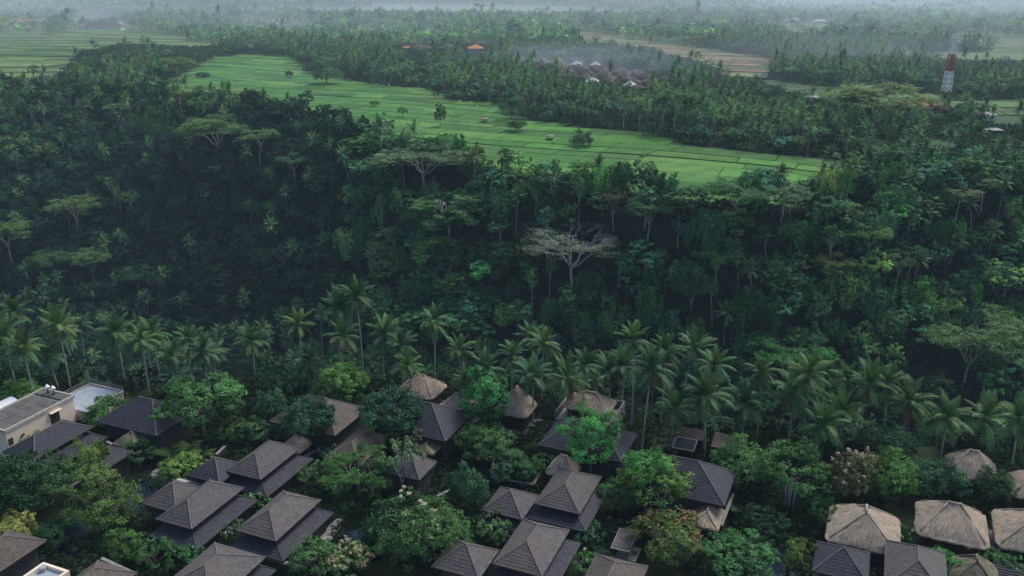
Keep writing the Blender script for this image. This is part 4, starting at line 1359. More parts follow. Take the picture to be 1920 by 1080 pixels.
for i, (h, bq, sz, lab) in enumerate(PALMS):
    if isinstance(bq, tuple):
        z0 = 0.0
        base = W(*bq, 0.0)
        for _ in range(6):
            base = W(*bq, float(T(base[0], base[1])))
        hub = hub_at(h[0], h[1], base[1] + .3)
    else:
        base = on_top(h[0], h[1], bq)
        hub = base + np.array([rngP.normal(0, .5), 0, bq])
    palm(base, hub, lab, "coconut palms along the gorge edge", 300 + i, sz * float(rngP.uniform(.84, 1.04)), nf=int(rngP.integers(20, 27)))
    PALM_XY.append(base[:2])


def palm_crown(seed, nf=20, n=11, lw=.2, tri=False):
    """one-mesh palm crown for palms too far to show each frond"""
    rng = np.random.default_rng(seed)
    mb = MB(); az = 0
    for k in range(nf):
        f = k / (nf - 1); e, kk = FROND_SPEC[int(np.clip(f ** .9 * 8 + rng.normal(0, .4), 0, 7))]
        az += 2.4 + rng.normal(0, .2)
        s = np.linspace(0, 1, 7); el = math.radians(e) - kk * s ** 1.35; L = rng.uniform(4.2, 5.1); st = L / 6
        x = np.concatenate([[0], np.cumsum(np.cos(el)[:-1] * st)]); z = np.concatenate([[0], np.cumsum(np.sin(el)[:-1] * st)])
        q = np.linspace(.12, 1, n)
        px_, pz_ = np.interp(q, s, x), np.interp(q, s, z)
        tx, tz = np.interp(q, s, np.cos(el)), np.interp(q, s, np.sin(el))
        prof = np.sin(np.clip(q * 1.08, 0, 1) * math.pi) ** .55 * .85 + .22
        ca, sa = math.cos(az), math.sin(az)
        for sg in (-1, 1):
            P = np.stack([px_, 0 * px_, pz_], -1); tg = np.stack([tx, 0 * tx, tz], -1)
            d = norm(np.stack([tx * .55, np.full(n, .85 * sg), tz * .55 - .38], -1) + rng.normal(0, .08, (n, 3)))
            tip = P + d * (prof * rng.uniform(.85, 1.1, n))[:, None]
            w = tg * lw
            V = np.stack([P - w, P + w, tip + w * .25, tip - w * .25], 1).reshape(-1, 3)
            V = np.stack([V[:, 0] * ca - V[:, 1] * sa, V[:, 0] * sa + V[:, 1] * ca, V[:, 2]], -1)
            mb.add(V, np.arange(n * 4).reshape(n, 4), var=rng.uniform(.2, .8, n))
        R_ = np.stack([x * ca, x * sa, z], -1)
        mb.tube(R_, np.linspace(.07, .015, 7), 3, cap=False, var=.95)
    return mb.build("crown", M['frond'])


PCROWN = [palm_crown(40 + i, 20 + i % 3, 13) for i in range(4)]
PCROWN_LO = [palm_crown(60 + i, 18, 7, .34) for i in range(3)]


def palm_trunk_mesh(seed, lean, H=10.0, sides=6):
    rng = np.random.default_rng(seed)
    t = np.linspace(0, 1, 7)[:, None]
    P = np.concatenate([lean * (t ** 1.6), rng.normal(0, .1) * t, t * (H + 1.0) - 1.0], 1)
    return MB().tube(P, .19 - .07 * t[:, 0], sides).build("trunk", M['palm_trunk'], True)


PTRUNK = [(palm_trunk_mesh(i, ln), ln) for i, ln in enumerate((.3, 1.2, 2.4, .8))]

# ------------------------------------------------------------------ tree library
print("trees")
HI = {
    'round': [broadleaf(1, 4.5, 8.5, 1.4, 26, 17, 24, .40, .40), broadleaf(2, 4.5, 8.0, 1.2, 22, 18, 24, .44, .44)],
    'tall': [broadleaf(3, 3.2, 9.5, 2.2, 24, 16, 24, .36, .44), broadleaf(4, 3.0, 9.0, 2.0, 22, 16, 26, .38, .46)],
    'loose': [broadleaf(5, 5.0, 9.5, 2.0, 24, 13, 20, .46, .33), broadleaf(6, 4.6, 9.0, 2.4, 20, 14, 22, .44, .34)],
    'lumpy': [broadleaf(7, 4.4, 8.5, 1.6, 17, 20, 30, .34, .46), broadleaf(8, 4.6, 8.0, 1.6, 15, 22, 30, .34, .5)],
    'bush': [broadleaf(9, 2.0, 3.2, .2, 16, 13, 24, .26, .45, trunk_r=.1), broadleaf(10, 2.0, 2.8, .1, 13, 13, 24, .3, .48, trunk_r=.1), broadleaf(12, 2.0, 3.6, .2, 18, 12, 20, .24, .4, trunk_r=.1)],
    'willow': [broadleaf(11, 3.2, 8.0, 1.0, 26, 14, 22, .34, .34, drape=.35)],
    'cream': [broadleaf(13, 5.0, 9.0, 1.2, 26, 17, 24, .42, .38, blossom=('blossom', .32, .74))],
    'pink': [broadleaf(14, 3.4, 8.5, 1.2, 22, 16, 22, .38, .42, blossom=('blossom_pink', .13, .5))],
    'rust': [broadleaf(15, 4.6, 7.5, 1.0, 24, 15, 22, .40, .38, blossom=('blossom_red', .12, .45))],
    'shrubflower': [broadleaf(16, 2.8, 4.0, .2, 18, 14, 24, .34, .42, blossom=('blossom_pink', .55, .3))],
    'poinciana': [umbrella(17, 5.4, 7.5, 6, 3, 2, .34, 150, .22, .35, .3, .28, 1.1, 'bark', 0, 8)],
}


def frangipani(seed, leafy=1.0, R=2.2, H=3.4):
    """rounded shrub tree with thick pale forking branches and leaf rosettes at the tips"""
    rng = np.random.default_rng(seed)
    tb, mb, fl = MB(), MB(), MB()
    tips = []

    def grow(p, d, L, r, k):
        e = p + d * L
        limb(tb, p, e, r, r * .72, rng, .12, 4, 5)
        if k == 0:
            tips.append(e); return
        for j in range(3 if k > 1 else int(rng.integers(2, 4))):
            a = j * 2.1 + rng.uniform(-.5, .5)
            nd_ = norm(d * .55 + np.array([math.cos(a) * .75, math.sin(a) * .75, .5]) + rng.normal(0, .1, 3))
            grow(e, nd_, L * rng.uniform(.68, .85), r * .68, k - 1)
    grow(np.array([0, 0, -.3]), np.array([0, 0, 1.0]), H * .34, .13, 3)
    tips = np.array(tips)
    tips[:, :2] *= R / max(.1, np.percentile(np.abs(tips[:, :2]), 97))
    idx = np.repeat(np.arange(len(tips)), int(34 * leafy)); n = len(idx)
    off = norm(rng.normal(size=(n, 3)) + np.array([0, 0, .25]))
    P = tips[idx] + off * rng.uniform(.12, .46, (n, 1))
    leaves(mb, P, np.array([0, 0, .9]) + off * .6 + rng.normal(0, .25, (n, 3)), .42, .15, rng, .15, tdir=off * 2)
    sel = tips[rng.random(len(tips)) < .12]
    if len(sel):
        idx = np.repeat(np.arange(len(sel)), 9)
        leaves(fl, sel[idx] + rng.normal(0, .1, (len(idx), 3)) + np.array([0, 0, .4]), rng.normal(size=(len(idx), 3)) + np.array([0, 0, 1.2]), .2, .18, rng)
    tb2 = MB()
    d = {'trunk': tb.build("branches", M['bark_pale'], True), 'crown': mb.build("crown", M['leaf'])}
    if fl.n: d['blossom'] = fl.build("blossom", M['white'])
    return d


HI['frangipani'] = [frangipani(21), frangipani(22), frangipani(23, .9)]
HI['frangipani_bare'] = [frangipani(24, .8, 3.2, 4.4)]
HI['frangipani_bare'][0].pop('blossom', None)
BASE = {'round': (4.5, 8.5), 'tall': (3.1, 9.3), 'loose': (4.8, 9.3), 'lumpy': (4.5, 8.3), 'bush': (2.0, 3.1), 'willow': (3.2, 8.0), 'cream': (5.0, 9.0),
        'pink': (3.4, 8.5), 'rust': (4.6, 7.5), 'shrubflower': (2.8, 4.0), 'poinciana': (5.4, 7.5), 'frangipani': (2.3, 3.4), 'frangipani_bare': (3.2, 4.4)}
TINT = {'dark': (.030, .082, .034), 'mid': (.046, .115, .038), 'bright': (.056, .150, .040), 'emerald': (.040, .150, .048), 'olive': (.085, .130, .038),
        'yellow': (.190, .185, .060), 'yolive': (.100, .165, .040), 'deep': (.022, .064, .030), 'grey': (.105, .150, .078), 'palegreen': (.080, .155, .056),
        'brown': (.074, .094, .044), 'teal': (.044, .104, .046), 'ash': (.125, .140, .105)}
TREE_XY = []


def tree(meshes, loc, label, cat, group, tint, rotz=0, scale=(1, 1, 1), name="tree", parts=('trunk', 'crown', 'blossom'), lift=0.0):
    r = thing(name, label, cat, loc, rotz, group, scale)
    lz = lift / scale[2]
    for p in parts:
        if p in meshes:
            o = link(p, meshes[p], r, color=tint)
            if lift > .05:
                if p == 'trunk': o.scale[2] = 1 + lz / 4.5
                else: o.location[2] = lz
    return r


# kind, crown centre pixel, half width in pixels, tree height in metres, tint, name, label
RES = [
    ('loose', 372, 760, 82, 12.5, 'mid', 'garden_tree', "largest leafy tree, loose mid-green crown beside the tall dark roof"),
    ('round', 50, 905, 72, 9.5, 'dark', 'garden_tree', "big dark green round tree in front of the long dark roof, left edge"),
    ('lumpy', 168, 872, 36, 8.5, 'yolive', 'garden_tree', "yellow-green upright tree between two dark roofs on the left"),
    ('lumpy', 188, 945, 66, 8.5, 'olive', 'garden_tree', "broad olive-green tree left of the dark garden pool"),
    ('round', 22, 1003, 36, 6.0, 'yellow', 'garden_tree', "straw-yellow rounded tree at the lower left edge"),
    ('round', 205, 775, 42, 6.5, 'bright', 'garden_tree', "bright green tree hiding the foot of the roof terrace"),
    ('round', 735, 772, 56, 8.5, 'deep', 'garden_tree', "dense very dark rounded tree over the left half of a dark roof"),
    ('tall', 908, 757, 40, 13.0, 'emerald', 'garden_tree', "tall emerald column-shaped tree left of the steep thatch hut"),
    ('round', 905, 828, 48, 6.5, 'mid', 'garden_tree', "dark green bushy tree below the emerald column tree"),
    ('poinciana', 668, 888, 66, 8.5, 'bright', 'garden_tree', "feathery bright green spreading tree with a bare brown heart"),
    ('cream', 790, 995, 84, 9.5, 'mid', 'flowering_tree', "large tree topped with cream blossoms, lower centre"),
    ('willow', 872, 915, 36, 8.5, 'teal', 'garden_tree', "willowy grey-green tree left of the small dark court"),
    ('bush', 946, 978, 28, 4.2, 'palegreen', 'round_shrub', "round light green shrub in front of the blue-grey pyramid roof"),
    ('lumpy', 1110, 817, 52, 9.0, 'emerald', 'garden_tree', "brilliant emerald tree in front of the split dark roof"),
    ('bush', 1018, 882, 22, 3.8, 'bright', 'round_shrub', "round green shrub in front of the rounded tan thatch hut"),
    ('tall', 960, 868, 24, 5.5, 'teal', 'garden_tree', "dark conical shrub tree inside the low walled court"),
    ('tall', 985, 885, 20, 4.5, 'mid', 'garden_tree', "smaller conical shrub at the right of the low walled court"),
    ('tall', 940, 890, 18, 4.2, 'teal', 'garden_tree', "small conical shrub at the left front of the low walled court"),
    ('rust', 1250, 1010, 66, 7.0, 'olive', 'flowering_tree', "wide tree with rust-pink blossoms right of the stone platform"),
    ('round', 1385, 872, 50, 8.0, 'mid', 'garden_tree', "green rounded tree right behind the dark slate roof"),
    ('loose', 1490, 888, 68, 11.0, 'mid', 'banyan_tree', "large banyan with a thick pale ribbed trunk under its crown"),
    ('pink', 1596, 893, 44, 9.5, 'brown', 'flowering_tree', "dark olive tree tipped with pale pink blossoms above the thatch roofs"),
    ('round', 1668, 895, 46, 8.0, 'bright', 'garden_tree', "bright green tree right of the pink-blossomed tree"),
    ('round', 1756, 898, 48, 6.5, 'dark', 'garden_tree', "dark green hedge tree behind the orange-tinged thatch roof"),
    ('round', 1866, 914, 34, 5.6, 'dark', 'garden_tree', "dark tree between the rear gabled thatch and the right-edge thatch"),
    ('round', 1668, 838, 44, 7.0, 'dark', 'garden_tree', "dark tree behind the bright green one, at the foot of the broad palm"),
    ('round', 575, 785, 46, 8.5, 'deep', 'garden_tree', "dark dome-shaped tree in front of the wide dark brown roof"),
    ('shrubflower', 652, 1052, 40, 4.5, 'olive', 'flowering_shrub', "pale pink flowering shrub at the lower edge below the sandy path"),
    ('loose', 585, 1050, 42, 6.0, 'palegreen', 'garden_tree', "light green leafy tree at the lower edge left of the pink shrub"),
    ('loose', 1225, 905, 62, 7.0, 'yolive', 'garden_tree', "yellow-green crown behind the pale twisted branches"),
    ('round', 1215, 880, 40, 6.5, 'bright', 'garden_tree', "bright green tuft tree left of the slate roof's lower corner"),
    ('loose', 1160, 930, 38, 6.0, 'mid', 'garden_tree', "mid-green tree right of the grey-brown two-tier roof"),
    ('bush', 232, 1028, 34, 4.6, 'bright', 'round_shrub', "glossy bright green shrub right of the dark lower-left pond"),
    ('bush', 290, 1052, 34, 4.2, 'mid', 'round_shrub', "mid green shrub below the two-tier villa, lower left"),
    ('bush', 475, 808, 34, 5.0, 'teal', 'round_shrub', "blue-green shrub behind the two-tier villa, beside the rust thatch gazebo"),
    ('bush', 440, 815, 26, 4.0, 'olive', 'round_shrub', "olive shrub left of the rust thatch gazebo"),
    ('loose', 505, 765, 36, 7.5, 'dark', 'garden_tree', "dark tree left of the wide dark brown roof"),
    ('round', 645, 722, 44, 9.0, 'bright', 'garden_tree', "bright rounded tree at the palm belt above the wide dark brown roof"),
    ('round', 610, 745, 30, 7.0, 'teal', 'garden_tree', "blue-green tree behind the wide dark brown roof"),
    ('loose', 520, 720, 40, 9.0, 'deep', 'garden_tree', "dark tree behind the shaded trunks above the brown roof"),
    ('loose', 760, 825, 34, 7.0, 'grey', 'garden_tree', "greyish tuft tree over the flat straw gazebo"),
    ('bush', 45, 830, 22, 4.0, 'olive', 'round_shrub', "small olive shrub against the cream wall"),
    ('round', 40, 742, 32, 6.0, 'bright', 'garden_tree', "bright green rounded tree behind the stained flat roof"),
    ('loose', 1385, 1050, 66, 5.5, 'mid', 'garden_tree', "leafy tree with bleached dead twigs at the lower edge, left of the blue pond"),
    ('bush', 1500, 1055, 28, 4.8, 'olive', 'round_shrub', "upright olive shrub right of the blue pond at the lower edge"),
    ('bush', 1792, 1072, 36, 4.0, 'bright', 'round_shrub', "green shrub at the lower edge before the small grey thatch"),
    ('bush', 340, 880, 34, 3.6, 'yolive', 'round_shrub', "yellow-green bushy clump above the blue-grey wing roof"),
    ('bush', 850, 1010, 26, 4.0, 'bright', 'round_shrub', "bright green tuft between the cream-blossom tree and the pyramid roof"),
    ('loose', 700, 1000, 30, 5.0, 'dark', 'garden_tree', "dark hedge tree between the feathery tree and the cream-blossom tree"),
    ('round', 300, 905, 20, 3.0, 'deep', 'round_shrub', "dark shrub at the head of the dark garden pool"),
    ('loose', 1090, 905, 12, 2.0, 'dark', 'round_shrub', "little dark shrub against the grey-brown two-tier roof"),
    ('round', 100, 1000, 34, 4.0, 'deep', 'round_shrub', "dark shrub right of the straw-yellow tree"),
    ('loose', 1440, 985, 40, 5.0, 'deep', 'garden_tree', "shaded dark tree below the banyan trunk"),
    ('loose', 1545, 965, 30, 6.0, 'deep', 'garden_tree', "shaded dark tree left of the largest thatch roof"),
    ('loose', 260, 850, 34, 5.0, 'dark', 'garden_tree', "dark tree below the straw-grey gazebo"),
    ('frangipani', 470, 943, 32, 3.6, 'bright', 'frangipani_tree', "frangipani squeezed between two grey villa roofs, pale branches showing"),
    ('frangipani', 424, 988, 32, 3.6, 'mid', 'frangipani_tree', "frangipani at the near left corner of the villa roof by the sandy path"),
    ('frangipani', 342, 1040, 34, 3.8, 'bright', 'frangipani_tree', "frangipani left of the brown-grey roof at the lower edge"),
    ('frangipani', 570, 886, 30, 3.6, 'mid', 'frangipani_tree', "frangipani with pale forked branches above the villa roof by the sandy path"),
    ('frangipani', 1110, 1003, 30, 3.6, 'mid', 'frangipani_tree', "frangipani right of the lowest two-tier roof, near the garden steps"),
    ('frangipani', 1085, 1055, 30, 3.6, 'bright', 'frangipani_tree', "white-flowered frangipani above the brown roof at the lower edge, centre"),
    ('frangipani', 625, 850, 28, 3.6, 'teal', 'frangipani_tree', "frangipani with bare pale twigs behind the feathery bright tree"),
    ('frangipani', 1722, 1013, 26, 3.4, 'mid', 'frangipani_tree', "frangipani between two broad thatch roofs"),
    ('frangipani', 1882, 1052, 34, 4.0, 'mid', 'frangipani_tree', "frangipani over the slatted pergola, lower right corner"),
    ('frangipani', 1135, 1040, 20, 2.6, 'dark', 'frangipani_tree', "small dark frangipani left of the stone platform"),
    ('frangipani_bare', 1395, 1045, 50, 5.5, 'palegreen', 'dead_topped_tree', "small tree with bleached bare antler-like branches at the lower edge"),
    ('frangipani_bare', 1240, 925, 62, 7.5, 'palegreen', 'twisted_tree', "tree with thick pale twisted branches spread wide right of the two-tier roof"),
    ('frangipani_bare', 752, 865, 46, 8.5, 'grey', 'gnarled_tree', "gnarled pale-trunked tree before the grey pyramid roof"),
]
def on_foot(x, y, pad=.6):
    a = x * EX[0] + y * EX[1]; b_ = x * EY[0] + y * EY[1]
    hit = np.zeros(len(x), bool)
    for (x0, x1, y0, y1) in FOOT:
        hit |= (a > x0 - pad) & (a < x1 + pad) & (b_ > y0 - pad) & (b_ < y1 + pad)
    return hit


def off_foot(p):
    """moves a shrub standing under a roof to just outside the nearest eave"""
    a, b_ = float(p[:2] @ EX), float(p[:2] @ EY)
    for (x0, x1, y0, y1) in FOOT:
        if x0 + .5 < a < x1 - .5 and y0 + .5 < b_ < y1 - .5:
            c = [(a - x0, x0 - .2, b_), (x1 - a, x1 + .2, b_), (b_ - y0, a, y0 - .2)]
            _, a, b_ = min(c)
    w = G(a, b_)
    return np.array([w[0], w[1], p[2]])


rngR = np.random.default_rng(31)
for (kind, px, py, rp, H, tint, name, lab) in RES:
    zc = H * (.55 if kind not in ('bush', 'shrubflower') else .5)
    p = W(px, py, zc)
    for _ in range(4):
        g = float(T(p[0], p[1])); p = W(px, py, zc + g)
    dep = float(proj(*p)[2])
    R = rp * dep / FOC
    b0 = BASE[kind]
    cat = 'shrub' if 'shrub' in name else 'tree'
    ms = HI[kind][rngR.integers(len(HI[kind]))]
    zc0 = zc
    if H >= 5.0:
        while zc < 13 and on_foot(np.array([p[0]]), np.array([p[1]]), -.3)[0]:
            zc += .3; p = W(px, py, zc + g)
        if zc > zc0: dep = float(proj(*p)[2]); R = rp * dep / FOC
    else:
        p = off_foot(p)
    lift = zc - zc0
    tc = np.array(TINT[tint]) * rngR.uniform(.95, 1.05) * 1.35
    tree(ms, (p[0], p[1], g), lab, cat, {'tree': 'trees in the resort gardens', 'shrub': 'shrubs in the resort gardens'}[cat] if 'frangi' not in name else 'frangipanis in the resort gardens',
         tc, rngR.uniform(0, 6.28), (R / b0[0], R / b0[0], H / b0[1]), name, lift=lift)
    TREE_XY.append((p[0], p[1], R))

# ribbed trunk of the banyan: a bundle of hanging roots below its crown
q = W(1478, 960, .0)
mb = MB(); rb = np.random.default_rng(8)
for k in range(24):
    a = rb.uniform(0, 6.28); rr = rb.uniform(.5, 1.25)
    mb.tube([(math.cos(a) * rr * .55, math.sin(a) * rr * .55, -.3), (math.cos(a) * rr * .8, math.sin(a) * rr * .8, 3.0), (math.cos(a) * rr * 1.15, math.sin(a) * rr * .95, 5.6)], [.13, .10, .13], 5)
mb.tube([(0, 0, -.3), (0, 0, 3.0), (0, 0, 5.4)], [.5, .55, .6], 9, 1)
for o in bpy.data.objects:
    if o.name.startswith('banyan_tree'):
        lc = Vector(o.location)
        rt = link("hanging_roots", mb.build("hanging_roots", [M['bark_pale'], M['wood_dark']], True), o)
        rt.scale = (1 / o.scale[0], 1 / o.scale[1], 1 / o.scale[2])
        off = Vector((q[0], q[1], 0)) - Vector((lc.x, lc.y, 0)); off.rotate(o.rotation_euler.to_matrix().inverted())
        rt.location = (off.x / o.scale[0], off.y / o.scale[1], 0)

# low feathery fern palms in the gardens
FERN = [frond_mesh(700 + i, e, 2.6, 1.2, n=18, lw=.06, ll=.75) for i, e in enumerate((55, 38, 22, 8))]


def fern(px, py, label, tint, n=13, size=1.0, z=0.6):
    p = W(px, py, z)
    r = thing("feathery_palm", label, "fern palm", (p[0], p[1], z), 0, "low feathery palms in the gardens")
    rng = np.random.default_rng(int(px))
    for k in range(n):
        link("frond", FERN[k % 4], r, (0, 0, 0), k * 2.4 + rng.normal(0, .2), size * rng.uniform(.85, 1.15), np.array(tint) * rng.uniform(.85, 1.15))
    link("trunk", MB().tube([(0, 0, -z - .2), (0, 0, .05)], [.12, .1], 6).build("trunk", M['bark']), r)


fern(1400, 1022, "bright feathery palm fronds above the blue pond", (.075, .17, .05), 16, 1.2, 1.2)
fern(1432, 1030, "smaller feathery palm leaning over the blue pond's corner", (.065, .13, .05), 11, .9, .8)
fern(1392, 962, "dark feathery palm behind the pale thatch hut", (.045, .09, .045), 13, 1.1, 1.0)
fern(318, 858, "yellow-green feathery palm below the big leafy tree", (.12, .17, .05), 15, 1.2, 1.2)
fern(352, 845, "second yellow-green feathery palm nearer the rust thatch gazebo", (.12, .17, .05), 15, 1.1, 1.2)
fern(375, 862, "third yellow-green feathery palm beside the blue-grey wing roof", (.10, .16, .05), 14, 1.1, 1.0)

# ------------------------------------------------------------------ the gorge: big spreading trees
print("gorge")
UMB = {
    'bare': umbrella(201, 9.5, 15.0, 8, 4, 4, .34, 84, .2, .24, .22, .28, .55, 'bark_white', 0, 6, 5),
    'wide': umbrella(202, 10.5, 17.0, 7, 4, 3, .46, 190, .26, .28, .27, .26, .5, 'bark_pale', 0, 8),
    'layer': umbrella(203, 7.0, 17.0, 7, 3, 3, .50, 300, .35, .36, .34, .26, .8, 'bark_pale', .6, 9),
    'layer2': umbrella(204, 7.5, 18.0, 5, 3, 2, .55, 230, .22, .5, .34, .26, .8, 'bark_pale', -.8, 8),
    'flat': umbrella(205, 9.0, 14.0, 6, 4, 2, .50, 260, .22, .35, .32, .28, .5, 'bark_pale', 0, 8),
    'tallflat': umbrella(206, 6.0, 20.0, 4, 3, 2, .52, 230, .2, .62, .36, .25, .7, 'bark_pale', 1.0, 8),
}
UBASE = {'bare': (9.5, 15), 'wide': (10.5, 17), 'layer': (7, 17), 'layer2': (7.5, 18), 'flat': (9, 14), 'tallflat': (6, 20)}
# kind, crown centre x, crown top y, half width px, base y, tint, label
BIG = [
    ('bare', 1073, 418, 92, 524, 'ash', "nearly bare umbrella tree with white spreading branches, middle of the gorge slope"),
    ('wide', 1803, 572, 100, 722, 'palegreen', "great fan-branched spreading tree at the right of the gorge floor"),
    ('layer', 845, 345, 64, 462, 'palegreen', "tree with stacked pale green layers just left of the slope's centre"),
    ('flat', 795, 272, 78, 352, 'grey', "twin-trunked grey-green umbrella tree at the brow of the slope"),
    ('flat', 412, 214, 58, 300, 'palegreen', "flat-topped tree with pale forked trunk in the blue-shaded left slope"),
    ('tallflat', 487, 240, 36, 312, 'palegreen', "slim flat-topped tree right of the forked flat-topped one, left slope"),
    ('flat', 1466, 626, 76, 700, 'emerald', "bright green flat-crowned tree at the gorge floor above the palms"),
    ('flat', 1378, 334, 60, 414, 'palegreen', "umbrella tree with pale forked trunk at the brow, right of the low field corner"),
    ('tallflat', 1462, 345, 46, 436, 'grey', "tall grey-limbed tree beside the forked umbrella tree at the brow"),
    ('layer2', 150, 358, 38, 455, 'palegreen', "lone layered tree with a slanting trunk in the dark blue left slope"),
    ('tallflat', 232, 190, 24, 256, 'palegreen', "small flat-topped tree with crooked white trunk, upper left slope"),
    ('flat', 333, 106, 34, 150, 'palegreen', "broad umbrella tree at the left corner of the big rice field"),
    ('tallflat', 1617, 418, 36, 512, 'olive', "tall thin tree with twin white trunks on the right slope"),
    ('layer2', 1213, 362, 38, 460, 'palegreen', "tall layered tree with straight pale stems right of the bare umbrella tree"),
    ('flat', 1635, 152, 82, 272, 'grey', "very wide umbrella tree rising over the palm grove behind the fields"),
    ('layer2', 28, 405, 38, 508, 'olive', "olive tree with thin pale trunk at the left edge above the palms"),
    ('flat', 105, 466, 32, 530, 'palegreen', "low flat tree in the dark left valley above the palm clump"),
    ('flat', 178, 464, 30, 530, 'palegreen', "second low flat tree in the dark left valley"),
    ('flat', 262, 496, 28, 560, 'teal', "third low flat tree, deepest in the dark left valley"),
    ('tallflat', 1262, 165, 36, 250, 'palegreen', "tall pale-trunked tree at the field edge right of the palm strip"),
    ('tallflat', 1790, 345, 32, 422, 'grey', "thin white-trunked tree on the right brow"),
    ('tallflat', 1838, 330, 30, 400, 'grey', "white-trunked tree at the far right brow, leaning right"),
    ('tallflat', 555, 285, 28, 358, 'teal', "leaning thin-trunked tree on the left-centre slope"),
    ('tallflat', 345, 165, 14, 238, 'olive', "slender straight white-stemmed tree below the left corner of the big field"),
    ('layer2', 1555, 470, 36, 560, 'olive', "brownish layered tree on the right slope below the twin white trunks"),
    ('layer', 1040, 310, 34, 390, 'teal', "dark layered tree at the brow right of centre"),
    ('layer', 1150, 340, 26, 430, 'brown', "brown-tinged bare tree above the bare umbrella tree's right side"),
    ('flat', 1295, 520, 30, 590, 'emerald', "bright green dome draped over the slope, right of the bare umbrella tree"),
]
for i, (kind, px, ty, rp, by, tint, lab) in enumerate(BIG):
    b = W(px, by, 0.0)
    for _ in range(30):
        g = float(T(b[0], b[1])); b = .5 * b + .5 * W(px, by, g)
    # ray through the base may graze the slope: march instead
    d = ray(px, by); ts = np.linspace(120, 1500, 5521); gx_ = T(d[0] * ts, d[1] * ts)
    k = int(np.argmax(CAM_H + d[2] * ts < gx_ + 1.0)); b = np.array([d[0] * ts[k], d[1] * ts[k], gx_[k]])
    hb = hub_at(px, ty, b[1]); H = hb[2] - b[2]
    dep = float(proj(*b)[2]); R = rp * dep / FOC
    ub = UBASE[kind]
    tree(UMB[kind], b, lab, 'tree', "tall spreading trees of the gorge and fields", np.array(TINT[tint]) * 1.5, rngR.uniform(0, 6.28), (R / ub[0], R / ub[0], max(H, 6) / ub[1]), "umbrella_tree")
    TREE_XY.append((b[0], b[1], R * .35))

# ------------------------------------------------------------------ forest trees
MID = [broadleaf(31, 4.6, 11, 3, 20, 10, 15, .72, .40), broadleaf(32, 4.2, 12.5, 3, 22, 10, 15, .72, .40), broadleaf(33, 5.2, 10.5, 3, 22, 10, 15, .76, .36),
       broadleaf(34, 3.2, 14, 3.5, 24, 10, 14, .66, .42), broadleaf(35, 4.8, 12, 3, 15, 12, 18, .7, .46), broadleaf(36, 4.4, 11, 2, 24, 9, 14, .75, .34, lobe_keep=.85),
       broadleaf(37, 3.6, 13, 1.5, 24, 11, 15, .7, .38, drape=.9), broadleaf(38, 4.2, 12, 1.0, 24, 11, 15, .7, .38, drape=1.1),
       broadleaf(39, 2.6, 15, 7, 16, 10, 14, .62, .45, trunk_r=.2, bark='bark_pale'), broadleaf(40, 3.4, 14, 6, 16, 9, 13, .66, .40, trunk_r=.22, bark='bark_pale', lobe_keep=.8)]
MBASE = [(4.6, 11), (4.2, 12.5), (5.2, 10.5), (3.2, 14), (4.8, 12), (4.4, 11), (3.6, 13), (4.2, 12), (2.6, 15), (3.4, 14)]
LOOK = ["domed", "tall rounded", "broad spreading", "narrow upright", "lumpy-crowned", "ragged open", "vine-draped", "heavily draped", "slim bare-stemmed", "thin-crowned pale-stemmed"]
FT = [(.026, .074, .034), (.034, .092, .038), (.022, .060, .032), (.046, .112, .038), (.058, .122, .040), (.030, .082, .050), (.075, .130, .046), (.020, .054, .030), (.085, .112, .050), (.036, .120, .038)]
FP = [.18, .18, .14, .12, .08, .1, .06, .1, .03, .01]


def spots(x0, x1, y0, y1, s, seed, grow=0.0):
    rng = np.random.default_rng(seed)
    xs = np.arange(x0, x1, s); ys = np.arange(y0, y1, s)
    X, Y = np.meshgrid(xs, ys)
    X = X + (np.arange(len(ys)) % 2)[:, None] * s * .5 + rng.uniform(-.42, .42, X.shape) * s
    Y = Y + rng.uniform(-.42, .42, Y.shape) * s
    x, y = X.ravel(), Y.ravel()
    px, py, dep = proj(x, y, T(x, y) + 6)
    ok = (px > -170) & (px < 2090) & (py > -60) & (py < 1200) & (dep > 20)
    return x[ok], y[ok], dep[ok]


def clear_of(x, y, pts, f=1.0, pad=1.5):
    ok = np.ones(len(x), bool)
    for (a, b_, r) in pts:
        ok &= (x - a) ** 2 + (y - b_) ** 2 > (r * f + pad) ** 2
    return ok


fr = np.random.default_rng(4)
x, y, dep = spots(-420, 420, 120, 720, 6.0, 41)
edge, rim = near_edge(x), rim_line(x)
nf = ~in_fields(x, y)
ing = (y > edge - 2) & (y < rim + 16) & nf
x, y, dep = x[ing], y[ing], dep[ing]
ok = clear_of(x, y, TREE_XY, 1.0, 1.0) & ~on_foot(x, y, 2.5) & clear_of(x, y, [(p[0], p[1], 0) for p in PALM_XY], 1, 1.6)
x, y, dep = x[ok], y[ok], dep[ok]
vl = veils(x, y, T(x, y), 12.0) & (fr.random(len(x)) < .84)
x, y, dep = x[~vl], y[~vl], dep[~vl]
BOXES = []
for (kind, px, ty, rp, by, tint, lab) in BIG:
    d = ray(px, by); ts = np.linspace(120, 1500, 2761); k_ = int(np.argmax(CAM_H + d[2] * ts < T(d[0] * ts, d[1] * ts) + 1.0))
    BOXES.append((px, ty, rp, by, float(proj(d[0] * ts[k_], d[1] * ts[k_], CAM_H + d[2] * ts[k_])[2])))
vl = np.zeros(len(x), bool)
gz_ = T(x, y)
for (px, ty, rp, by, bd) in BOXES:
    for hh in (11.0, 7.0):
        tx, tyy, _ = proj(x, y, gz_ + hh)
        vl |= (dep < bd - 1) & (np.abs(tx - px) < rp * .8 + 8) & (tyy > ty - 2) & (tyy < ty + .78 * (by - ty))
vl &= fr.random(len(x)) < .92
x, y, dep = x[~vl], y[~vl], dep[~vl]
